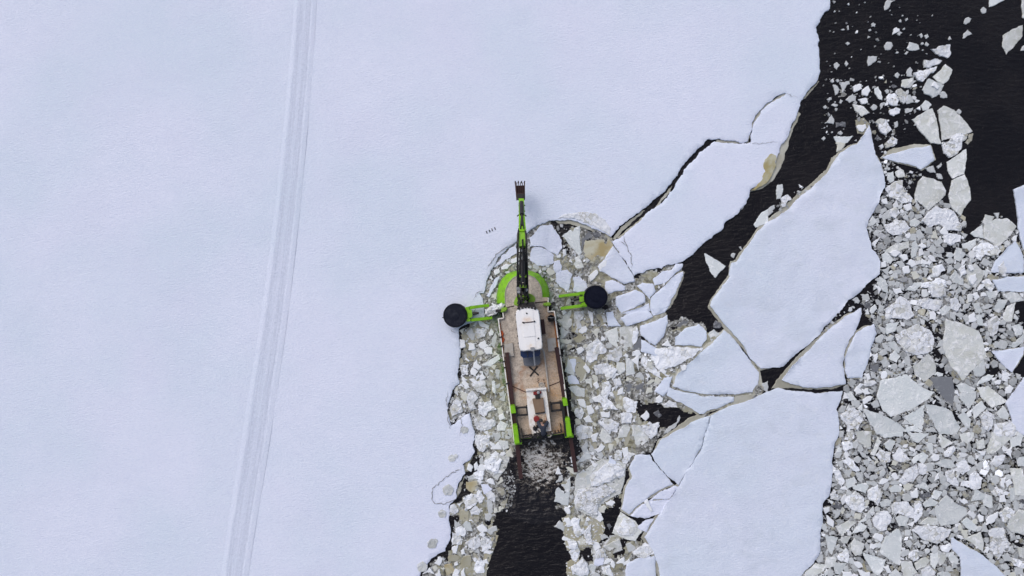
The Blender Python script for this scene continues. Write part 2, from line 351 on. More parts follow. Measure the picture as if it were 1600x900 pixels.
# ------------------------------------------------------------- traced outlines (survey of the ice; photo units, tile origin and scale)
TILES = [
(1200, 0, 4, '''
g 740,5 785,5 760,45 730,62 725,40
g 645,150 660,140 675,150 670,168 650,165
w 780,215 785,185 805,170 825,180 825,195 800,205
g 805,210 825,195 842,205 825,222
g 730,280 740,265 770,262 783,285 765,310 735,312
g 868,300 885,262 940,280 948,308 880,312
g 980,280 990,260 1008,275 1000,290
w 1020,305 1080,285 1140,278 1145,325 1125,362 1085,350 1045,325
g 945,215 960,205 970,225 960,238
g 975,225 1000,210 1008,230 990,242
g 1220,240 1225,210 1250,185 1278,212 1245,225
g 1225,145 1232,118 1255,105 1275,115 1262,138 1238,152
g 1330,60 1350,42 1368,55 1365,78 1345,85
g 1385,-20 1480,0 1440,20 1400,40 1385,42
b 1470,220 1530,180 1595,155 1590,230 1540,290 1490,340 1465,290
g 628,350 685,350 680,375 628,412
g 412,400 430,388 450,405 430,435 415,420
g 480,400 490,378 505,395 490,415
g 485,270 500,260 515,270 498,283
w 980,372 1090,378 1070,400 1000,425 978,420
g 865,455 890,418 905,440 900,478 870,475
w 910,455 1060,410 1050,440 970,510 940,500 925,475
b 1030,480 1110,400 1155,435 1130,500 1100,525 1060,510
g 965,560 1010,490 1100,530 1080,580 1030,612 980,585
w+ 1025,535 1045,508 1075,540 1060,558
g 1070,585 1100,570 1120,590 1120,612 1080,608
g 795,460 812,450 825,468 812,488 798,480
b 838,500 905,485 915,492 860,550 835,540
g 860,545 905,498 930,505 890,548
g 450,515 510,508 512,525 465,580
g 405,530 425,530 450,560 422,595
w 530,540 585,525 590,555 545,575
w 590,560 630,535 640,570 620,600 590,590
g 665,550 690,540 710,580 715,625 690,615 668,580
g 485,625 530,585 552,600 550,630 510,642
w 565,620 615,610 625,640 590,650
b 530,650 600,665 640,705 590,728 545,690
w 745,600 790,580 830,620 810,660 770,655 745,635
w 800,570 830,550 860,575 880,620 850,650 820,620
g 860,590 890,590 918,640 870,650
g 955,660 985,625 1025,655 1000,690 970,690
w 760,690 800,670 830,680 825,705 790,725 765,715
g 855,680 910,673 900,695 860,705
g 355,770 400,715 415,745 412,775
d 422,765 485,760 485,795 425,798
w 675,765 700,740 740,745 775,810 740,845 700,810
t- 545,750 600,735 640,780 600,840 560,835
w 555,785 610,775 615,800 590,825 565,810
b 900,745 1030,675 1060,770 1085,900 1020,895 960,830
b 1060,690 1100,660 1165,685 1200,720 1280,820 1230,840 1150,860 1090,880 1075,760
w 1090,890 1180,830 1255,835 1240,870 1200,900 1150,925 1100,925
t- 1230,890 1260,835 1285,835 1275,880 1250,905
g 1175,695 1195,680 1212,695 1200,715
g 410,855 535,850 500,890 470,905 430,890
g 335,865 350,852 360,868 348,880
d 665,870 685,840 705,860 690,882
w 735,895 780,850 810,870 808,900 740,925
d 770,535 790,527 812,540 785,552
g 345,668 360,655 372,668 358,680
g 395,655 415,645 440,655 420,668
g 445,640 455,620 470,630 458,648
g 370,620 385,612 400,622 385,630
b 1588,-20 1640,-20 1640,130 1592,110 1590,60
g 1582,315 1596,285 1640,280 1640,320
g 455,185 470,178 482,186 468,190
g 496,160 504,158 508,185 498,186
g 628,185 640,178 648,190 636,196
g 820,125 832,120 835,138 824,138
g 1128,245 1138,225 1148,245 1135,250
g 795,330 808,320 820,328 808,335
g 850,335 870,318 880,325 865,342
g 425,500 440,492 450,505 438,515
g 700,660 720,640 735,640 705,685
g 640,670 660,650 685,665 660,690
g 790,765 810,755 812,790 790,798
'''),
(1200, 225, 4, '''
b 795,175 825,148 850,165 858,205 815,210 800,195
g 745,180 785,170 790,230 765,245 748,225
w 735,275 790,235 845,225 850,275 905,340 895,365 845,370 800,345 760,330 745,300
b 940,235 970,200 1030,215 1085,235 1115,290 1110,320 1060,370 1000,418 920,350 918,310
b 1120,110 1200,60 1240,30 1245,90 1225,190 1155,215 1125,160
b 1150,228 1230,190 1265,280 1270,350 1230,400 1205,450 1150,400 1130,330
w 1095,-15 1215,-10 1210,30 1140,85 1105,60
g 980,150 1035,135 1050,180 1010,175
g 1050,185 1085,190 1095,218 1065,215
g 1055,140 1085,115 1090,130 1065,155
w 845,385 895,370 905,410 870,420
g 885,480 920,460 960,490 920,520 890,510
g 925,545 950,530 978,580 945,600 928,580
g 658,555 685,530 725,540 670,580
g 700,430 735,395 745,410 715,440
w 730,500 780,490 800,460 860,480 895,520 850,560 780,570 740,540
w 960,480 1010,420 1060,390 1160,420 1215,520 1210,545 1130,540 1070,500 1010,520
w 1095,575 1150,560 1210,570 1205,610 1140,635 1100,615
b 1350,510 1430,465 1500,465 1555,515 1520,570 1435,645 1350,590
g 1265,560 1340,505 1348,590 1290,580
b 1340,490 1360,440 1420,455 1390,500 1350,505
g 1210,625 1305,590 1300,630 1260,670 1220,650
w 1285,660 1330,620 1380,615 1460,670 1400,700 1360,690 1330,728 1295,700
g 1160,690 1180,645 1215,655 1240,690 1200,740 1165,720
g 1330,750 1355,710 1405,735 1370,770
g 990,660 1030,618 1055,650 1035,690
g 1025,695 1085,680 1090,710 1040,712
b 720,670 800,620 880,605 885,650 830,665 780,690
w+ 765,680 800,660 830,680 800,705
g 710,690 740,672 785,720 770,750 720,735
g 900,620 925,600 945,640 925,700 898,715
w 820,700 870,690 880,720 850,735
g 1100,720 1150,705 1165,740 1120,750
g 1135,840 1170,785 1225,850 1220,885 1170,870
w 960,870 1050,840 1110,850 1125,895 1050,910 960,900
b 1240,790 1300,740 1355,800 1340,850 1300,900 1250,880
w+ 1265,820 1300,810 1305,850 1280,880
w+ 1250,760 1270,755 1290,785 1270,795
w+ 1445,765 1475,730 1495,780 1490,830 1475,830
w 1040,760 1090,750 1110,790 1060,830 1030,825
g 1120,760 1150,750 1165,775 1125,810
g 965,780 990,770 1005,800 985,835
g 670,850 690,835 705,850 690,865
g 52,290 60,255 90,250 95,290 80,340 55,345
w 80,340 125,315 150,345 110,390 85,400
g 0,410 40,380 45,400 0,450
t- 395,85 445,60 425,100 402,120
b 425,-10 490,-10 470,25 430,50
g 665,470 690,460 700,490 680,500
w 760,410 800,395 830,430 800,470 770,450
g 800,740 840,730 860,760 830,780
w 840,770 880,760 890,800 850,810
b 890,800 930,790 950,830 910,850
g 750,860 790,850 800,885 760,890
g 1060,600 1085,590 1095,615 1070,625
w 990,740 1010,720 1030,740 1010,760
'''),
(1200, 450, 4, '''
g 580,40 625,35 640,70 590,80
d 575,95 640,80 645,110 635,145
g 525,75 550,58 578,80 565,98
w 730,130 830,50 880,80 915,170 870,200 800,190 740,195
w 1000,0 1115,0 1110,50 1060,60 1020,40
w 930,70 1000,60 1100,80 1060,140 980,130 940,110
g 1365,20 1460,10 1430,60 1385,70
g 1405,130 1440,70 1500,70 1480,120 1440,160
b 1465,170 1500,110 1550,90 1525,210 1480,215
w 1380,270 1385,200 1430,170 1455,200 1440,260 1410,310
g 1525,240 1570,225 1595,240 1590,290 1550,300
g 1490,230 1520,220 1530,250 1510,270
g 1505,360 1600,290 1600,340 1540,375
b 1110,190 1180,210 1320,270 1345,330 1370,430 1300,490 1215,580 1150,500 1100,400 1095,350
g 1280,510 1355,440 1362,530 1330,555 1290,550
t- 1105,410 1150,495 1215,575 1290,520 1265,575 1215,600 1160,570 1120,490
w 800,290 930,225 1010,260 1040,320 1020,400 930,420 850,390 810,340
b 905,490 1000,405 1040,450 1055,530 985,585 920,550
g 750,340 790,330 830,380 820,410 760,370
g 860,400 880,410 900,490 870,500
g 680,675 700,580 870,540 950,610 1045,650 1000,700 900,760 770,808 720,770
d 1015,560 1155,555 1170,650 1160,745 1100,690 1040,620
g 590,755 660,775 830,850 870,900 680,915 630,830
g 840,810 980,730 975,800 965,890 900,850
g 980,725 1100,745 1150,770 1205,870 1180,915 1070,915 1010,810
w 455,790 540,745 595,830 560,890 495,895
w 595,560 685,595 640,615 600,610
w 540,640 560,612 595,650 555,668
w 465,700 480,650 510,690
g 1175,610 1215,590 1300,625 1290,645 1200,655
g 1195,660 1305,645 1300,690 1255,760 1200,690
b 1310,620 1380,610 1500,710 1400,750 1330,680
g 1270,760 1340,705 1370,750 1290,825
g 1295,610 1340,560 1380,540 1415,545 1390,580
w 1465,510 1520,540 1500,590 1465,580
g 1190,800 1225,770 1270,820 1265,870 1240,880
w 1325,800 1370,765 1415,790 1410,850 1380,900 1340,870
w 1415,850 1520,835 1560,915 1410,915
g 1430,780 1470,735 1510,790 1500,825 1450,815
w 1420,580 1460,575 1455,600 1425,605
g 865,870 920,860 970,900 860,900
g 985,880 1030,870 1060,900 980,900
g 1280,100 1320,90 1345,150 1300,160
w 1140,70 1180,60 1210,110 1180,150 1145,130
g 1205,10 1260,5 1220,50
w 1275,40 1310,25 1325,60 1295,80
g 1170,165 1200,150 1225,165 1200,190
w 780,0 830,0 850,30 800,40
g 890,50 935,30 940,50 900,60
g 645,165 670,170 660,195 640,185
w 1250,180 1290,150 1310,200 1260,215
g 1360,275 1400,260 1380,300 1360,300
g 1405,345 1440,335 1450,370 1415,375
g 1070,330 1100,325 1090,370 1050,375
g 1065,480 1095,470 1105,490 1080,500
g 690,400 730,380 750,410 710,430
g 700,460 740,430 760,480 720,500
g 780,540 850,520 860,530 800,555
g 760,480 800,470 810,500 770,510
w 590,700 620,680 660,680 600,730
g 640,720 680,700 700,740 660,750
d 640,480 690,470 700,520 650,530
g 1330,880 1350,850 1370,900 1330,915
'''),
(1200, 675, 4, '''
w 460,70 530,68 535,100 485,125
b 545,-5 650,-5 645,90 610,100 560,50
g 685,0 845,0 845,30 730,40
g 870,0 1010,10 940,70 900,55
g 1000,30 1055,15 1050,75 1000,60
w 780,150 825,95 890,175 850,190 790,175
g 945,140 970,120 1005,150 970,200 945,180
g 725,75 760,45 800,60 770,125 735,100
b 1075,10 1160,70 1090,105 1065,50
w 1105,120 1165,85 1175,105 1140,150 1105,155
b 1195,10 1290,0 1290,30 1250,80 1210,55
b 1365,130 1400,0 1570,0 1500,60 1410,138
w 1385,195 1420,150 1485,145 1470,190 1430,220
b 1510,230 1600,225 1610,400 1545,395 1530,300
g 1550,160 1610,155 1610,218 1565,215
w 465,180 500,160 540,180 575,240 550,250 500,210
g 470,250 510,230 530,255 500,280
w 410,240 445,235 480,320 460,345 425,300
w 860,240 930,200 945,260 910,310 850,330 820,310
w 1110,250 1150,235 1195,320 1190,340 1120,310
w 1180,200 1230,170 1270,220 1220,270 1190,240
w 1265,270 1300,245 1345,290 1335,350 1290,365 1205,340 1215,310 1260,310
g 915,340 975,308 1010,350 1000,368
w 885,380 935,350 935,415 900,410
g 755,350 800,325 845,350 830,375 770,378
g 715,350 745,305 760,325 735,370
w 620,370 690,330 720,380 690,465 630,420
w 480,430 545,370 600,410 610,480 580,505 500,460
g 700,440 740,420 775,425 760,465 710,470
w 765,460 800,440 880,440 915,480 905,540 850,520 780,510
w 920,430 960,440 965,520 925,570 915,480
w 655,540 690,500 750,495 778,540 745,615 700,620 665,590
g 1045,470 1115,390 1165,440 1245,480 1245,520 1190,570 1085,590 1060,550
g 1000,510 1040,475 1055,525
w 900,620 940,585 1060,590 1090,595 1150,610 1130,660 1060,700 990,680
b 940,575 1000,530 1060,540 1065,580
g 1210,565 1245,535 1310,590 1300,625 1240,600
w 1440,505 1500,468 1545,495 1480,570
b 1490,590 1520,530 1570,485 1610,490 1610,650 1530,630
b 420,590 510,550 555,565 460,655
g 520,640 570,560 625,590 600,620
g 795,540 830,520 885,530 860,590 820,590
w 655,660 670,635 720,645 705,690
g 355,640 440,660 400,770 375,740
b 515,700 540,660 605,700 590,760 545,775 515,740
g 695,750 730,660 820,600 840,650 825,835 760,800
g 845,690 890,675 910,700 890,725
w 885,750 940,735 945,790 910,810 880,790
g 590,755 680,780 740,800 720,870 690,900 650,870
w 430,780 490,725 510,775 500,820 440,800
g 405,815 495,820 450,895 420,885
b 825,805 900,810 935,880 900,905 850,905
b 915,820 985,780 1015,800 990,840 930,865
g 1015,760 1065,750 1065,810 1045,860 1015,830
w 960,865 1010,835 1050,880 1040,905 970,905
g 755,895 800,855 845,905 760,920
g 1125,780 1170,770 1195,800 1188,830 1145,820
w 1380,620 1470,600 1515,700 1470,760 1440,800 1390,740
b 1220,665 1330,625 1350,700 1345,755 1270,690
g 1510,715 1530,710 1550,750 1530,765
b 1560,720 1610,725 1610,800 1570,780
w 1300,140 1318,150 1305,175
b 640,140 690,30 710,60 665,150
g 610,510 640,500 650,535 620,555
w 365,520 415,560 410,600 370,570
b 230,880 300,820 355,830 350,870 290,905 235,905
g 300,800 325,760 345,770 345,810 315,820
w 560,860 640,880 640,905 590,905
w 470,880 520,875 535,905 470,905
g 400,490 470,485 450,520 420,545
w 385,395 415,360 460,405 440,430 400,420
d 390,470 425,430 470,460 450,485
t- 560,820 590,790 650,870 620,890
d 950,390 1010,370 1020,400 960,420
g 370,880 390,845 415,895 380,910
g 590,180 620,170 640,195 600,205
g 1130,380 1190,370 1180,400 1140,400
g 1250,460 1300,450 1310,490 1270,500
w 1450,400 1480,390 1490,440 1450,440
b 1300,60 1350,40 1360,100 1310,110
g 1390,300 1430,260 1450,300 1420,340
w 1460,290 1490,280 1480,350 1455,340
g 980,200 1020,190 1040,240 1000,250
g 660,240 740,205 740,225 670,250
g 630,280 680,265 690,290 640,300
w 770,270 800,255 820,290 790,300
w 690,320 720,290 760,300 720,330
b 545,510 590,505 580,550 540,545
g 1460,770 1500,755 1540,800 1480,810
g 1390,790 1430,810 1400,850 1370,820
g 1540,850 1590,840 1600,890 1550,895
'''),
(860, 480, 4.5, '''
b 45,95 110,40 150,20 155,120 120,165
t- 160,15 260,20 290,180 200,200 150,170
w 170,30 230,20 235,70 205,100 225,145 190,155 170,110
t- 265,20 380,15 390,140 290,170
w 265,20 300,40 310,130 285,130
b 375,180 470,140 480,285 420,260
b 485,140 580,140 570,290 540,310 490,280
w 575,160 610,130 625,180 580,270
d 580,270 635,200 640,290 590,300
w 722,302 860,275 1060,288 1010,345 920,398 860,418 760,443 735,400 700,345
w+ 785,270 825,232 860,280 860,302
w 640,355 670,348 720,410 755,450 735,478 690,450 640,400
d 880,130 955,70 978,105 920,145
d 1145,140 1165,90 1210,120 1195,145
g 1105,190 1150,155 1190,190 1130,240
w+ 915,410 955,408 955,440 925,450
w 740,640 770,618 792,640 785,670 745,670
w 795,690 835,655 885,670 890,705 800,705
d 1410,640 1445,612 1472,640
g 1485,540 1530,520 1530,600 1500,580
w 175,290 220,278 240,300 195,335
w 245,290 330,215 370,270 390,320 340,330 330,370 280,395 250,360 255,320
t 130,340 200,350 265,410 225,520 130,550 110,430
g+ 100,455 125,355 150,410 170,485
g 125,565 185,550 245,575 240,630 180,625
w 305,410 400,390 430,430 400,470 320,475
w+ 375,450 440,425 470,440 440,490 400,515
g 530,345 585,390 595,470 535,485
g 595,490 630,448 660,500 655,522
w 295,640 350,610 370,650 360,680 310,665
w 300,540 330,520 345,560 320,580
w 365,530 410,520 430,560 400,640 480,720 370,725 365,650
w 440,510 490,500 505,540 460,590
t 420,600 510,550 540,700 470,690
d 510,555 560,530 610,600 600,650 540,600
d 595,555 640,530 685,545 665,655 625,650
w 510,640 530,632 615,665 600,740 540,750 515,700
w 185,650 235,645 250,680 245,712 210,695
w 170,715 210,700 240,740 215,790 180,770
w 230,780 270,760 300,810 250,810
w 335,800 430,785 480,820 470,880 400,880
w 350,740 420,730 415,775 360,770
w 490,750 575,750 570,820 500,815
w 635,770 675,728 695,770 670,800
w 635,850 700,805 770,830 720,905 680,905
g 570,830 630,830 680,905 575,905
d 725,745 760,720 785,760 760,778
g 800,885 910,760 915,780 850,860 825,885
b 240,510 290,500 300,600 270,590
w 580,310 625,300 640,330 610,355
g 385,265 420,250 440,280 400,290
w 255,690 290,680 310,740 270,760
b 60,225 140,225 150,250 120,260
'''),
(860, 300, 4.5, '''
g 80,310 210,235 220,430 205,455 140,380
d 215,240 290,280 300,320 250,335 240,350 215,430
y 245,340 410,325 450,390 400,440 320,500 235,450
b 110,480 205,450 235,530 150,548
w+ 130,490 145,475 155,500
s 20,490 50,480 80,520 70,560 40,570 20,540
s 40,570 120,545 155,575 135,670 105,700 60,660 35,630
s 160,600 200,590 255,640 265,700 210,710 158,700
s 265,590 325,545 338,570 300,620 280,630
g 1085,430 1190,490 1235,520 1195,560 1160,605 1120,550 1095,490
g 1430,230 1490,140 1530,120 1530,215 1445,250
g 1270,440 1285,428 1303,435 1290,465
g 1325,385 1340,382 1355,408 1340,405
g 1340,110 1355,85 1362,105 1345,125
s 90,400 110,410 105,440 85,430
s 340,505 400,470 395,520 345,550
d 290,280 330,275 370,300 320,325
'''),
(860, 660, 3.75, '''
t- 215,80 290,60 470,50 470,145 380,140 250,160
b 475,15 500,15 580,90 570,110 500,160
w 530,20 640,0 625,70 590,100 560,60
w 280,0 400,0 390,40 340,60
w 375,200 385,165 420,165 420,215 380,225
w 420,150 455,145 460,180 430,200
w 420,230 450,170 500,185 445,245
B 155,300 300,215 380,215 445,250 440,290 410,420 300,480 290,565 260,565 130,500 140,400
w+ 230,310 330,240 400,240 440,275 430,310 350,350 240,375
w+ 160,420 240,380 330,370 380,400 280,480 270,550 150,500
g 20,465 35,390 120,315 115,400 105,490
g 20,610 55,575 75,590 78,640
T 65,560 180,550 300,560 320,620 290,700 240,730 200,730 100,750 80,640
w+ 130,600 165,600 200,625 180,665 140,650
w+ 100,700 150,695 160,740 110,745
w+ 80,570 110,560 125,600 100,610
w+ 190,640 240,600 250,720 210,710
B 360,650 410,525 500,580 540,640 500,695 430,680
w+ 390,640 430,560 480,575 510,620 480,660 400,655
b 305,725 405,685 425,750 370,770
g 440,715 470,700 500,740 460,765
w 480,765 560,705 610,770 580,785 520,790
w 425,820 465,790 470,825 430,840
B 250,730 300,720 340,760 375,800 350,830 250,830
w+ 265,760 310,740 330,790 270,800
T 95,820 150,790 235,880 230,905 100,905
w+ 120,850 190,790 220,850 220,895 130,895
w 300,855 350,840 370,905 310,890
w+ 550,470 570,450 600,520 590,525
g 290,660 320,655 345,680 300,690
d 330,600 350,595 365,610 345,635
b 105,260 155,290 155,305 140,305 90,265
g 180,150 210,110 220,130 200,190
w 260,160 300,125 320,140 280,180
'''),
(640, 480, 4.09, '''
t 325,180 400,140 440,200 380,240
w 320,205 350,210 360,260 325,265
w 370,230 415,230 420,270 375,275
w 420,140 500,130 480,190 430,200
w 440,240 480,210 510,250 470,270
w 475,265 530,260 530,300 490,300
g 460,380 510,320 515,350 490,380
w 400,385 430,335 460,380 440,405
w 395,390 440,410 420,445 392,430
w 325,370 380,365 375,430 330,440
w 445,440 465,405 488,450 450,470
w 395,490 480,470 500,530 480,560 430,540
t 330,290 440,290 420,340 360,360
g 510,240 550,150 560,180 540,260
g 460,370 570,300 580,330 520,380
g 500,400 530,400 550,560 530,540
g 545,400 580,400 580,490 550,440
g 570,590 620,545 610,600
w 365,570 400,530 440,580 430,650 390,660 370,610
w 440,610 520,595 550,650 480,700 440,670
w 405,710 450,700 500,720 540,700 550,750 500,785 430,780
w 345,510 375,495 385,515 360,525
w 305,510 330,485 345,510
w 260,640 300,570 330,600 340,670 270,700
t- 320,560 355,540 370,640 340,660
g 555,760 580,725 630,745 610,790 560,790
g 525,800 580,795 570,850 550,865
g 615,785 655,780 655,835
g 590,800 615,805 605,840 585,835
g 565,850 630,855 635,900 600,920 580,890
b 560,640 590,630 600,680 570,690
w 380,460 410,455 430,475 400,480
w 570,690 600,680 615,710 580,725
'''),
(640, 680, 4.09, '''
w 420,0 520,0 510,70 465,110 435,90
B 480,150 540,110 640,140 620,210 560,290 480,220
w+ 475,170 540,125 590,160 560,240 500,220
w 365,220 380,180 405,200 395,235
w 410,190 430,170 440,205 415,230
g 450,150 470,140 470,190 450,185
w 400,260 440,225 475,230 470,285
g 360,260 400,255 420,280 380,285
y 360,300 430,290 440,330 400,370 360,340
w 340,405 395,375 440,420 390,470 350,480
w 385,485 420,450 465,470 445,515 395,510
w 410,380 445,350 480,400 450,440
w 480,380 520,350 550,400 540,430 500,410
b 535,460 610,460 580,490 538,500
g 478,500 535,510 510,550 485,545
w 255,450 285,440 315,485 275,515 255,512
t 310,490 350,475 380,490 380,560 320,560
t 390,520 450,520 440,560 390,565
g 285,540 330,570 300,600 285,600
w 290,600 330,580 360,610 350,650 300,640
w 270,620 330,650 330,700 270,700
w 430,590 460,568 490,590 500,620 450,620
g 490,600 555,580 562,610 520,640
w 355,690 430,630 460,690 420,735 380,720
w 450,680 490,650 530,680 520,730 460,745
y- 470,780 500,700 540,630 570,640 500,830 485,870
w 270,720 310,700 300,760 275,755
w 325,740 345,725 360,760 335,765
w 415,830 445,780 480,820 475,880 430,885 410,860
w 155,820 180,780 210,790 190,835
w 280,890 290,850 320,870
w 330,905 330,870 350,850 360,905
y 220,830 270,820 290,870 240,900
w 80,890 130,850 160,890
t- 330,210 360,240 410,130 385,140
t- 300,350 320,300 355,255 330,330 305,400
'''),
(740, 260, 3.75, '''
s 340,480 400,475 470,520 465,570 400,585 330,550
s 330,470 328,420 390,350 455,340 468,360 515,430 520,480 490,525 470,510 400,470
s 165,520 200,495 250,450 258,510 215,535 130,590 115,590
s 75,760 100,700 135,650 155,640 140,690 90,770
s 160,590 190,570 225,570 200,600 165,605
s 120,610 150,595 155,620 125,640
s 220,545 258,525 255,560 225,570
s 470,560 505,550 520,590 490,620 470,600
s 520,490 540,480 545,520 525,530
'''),
]

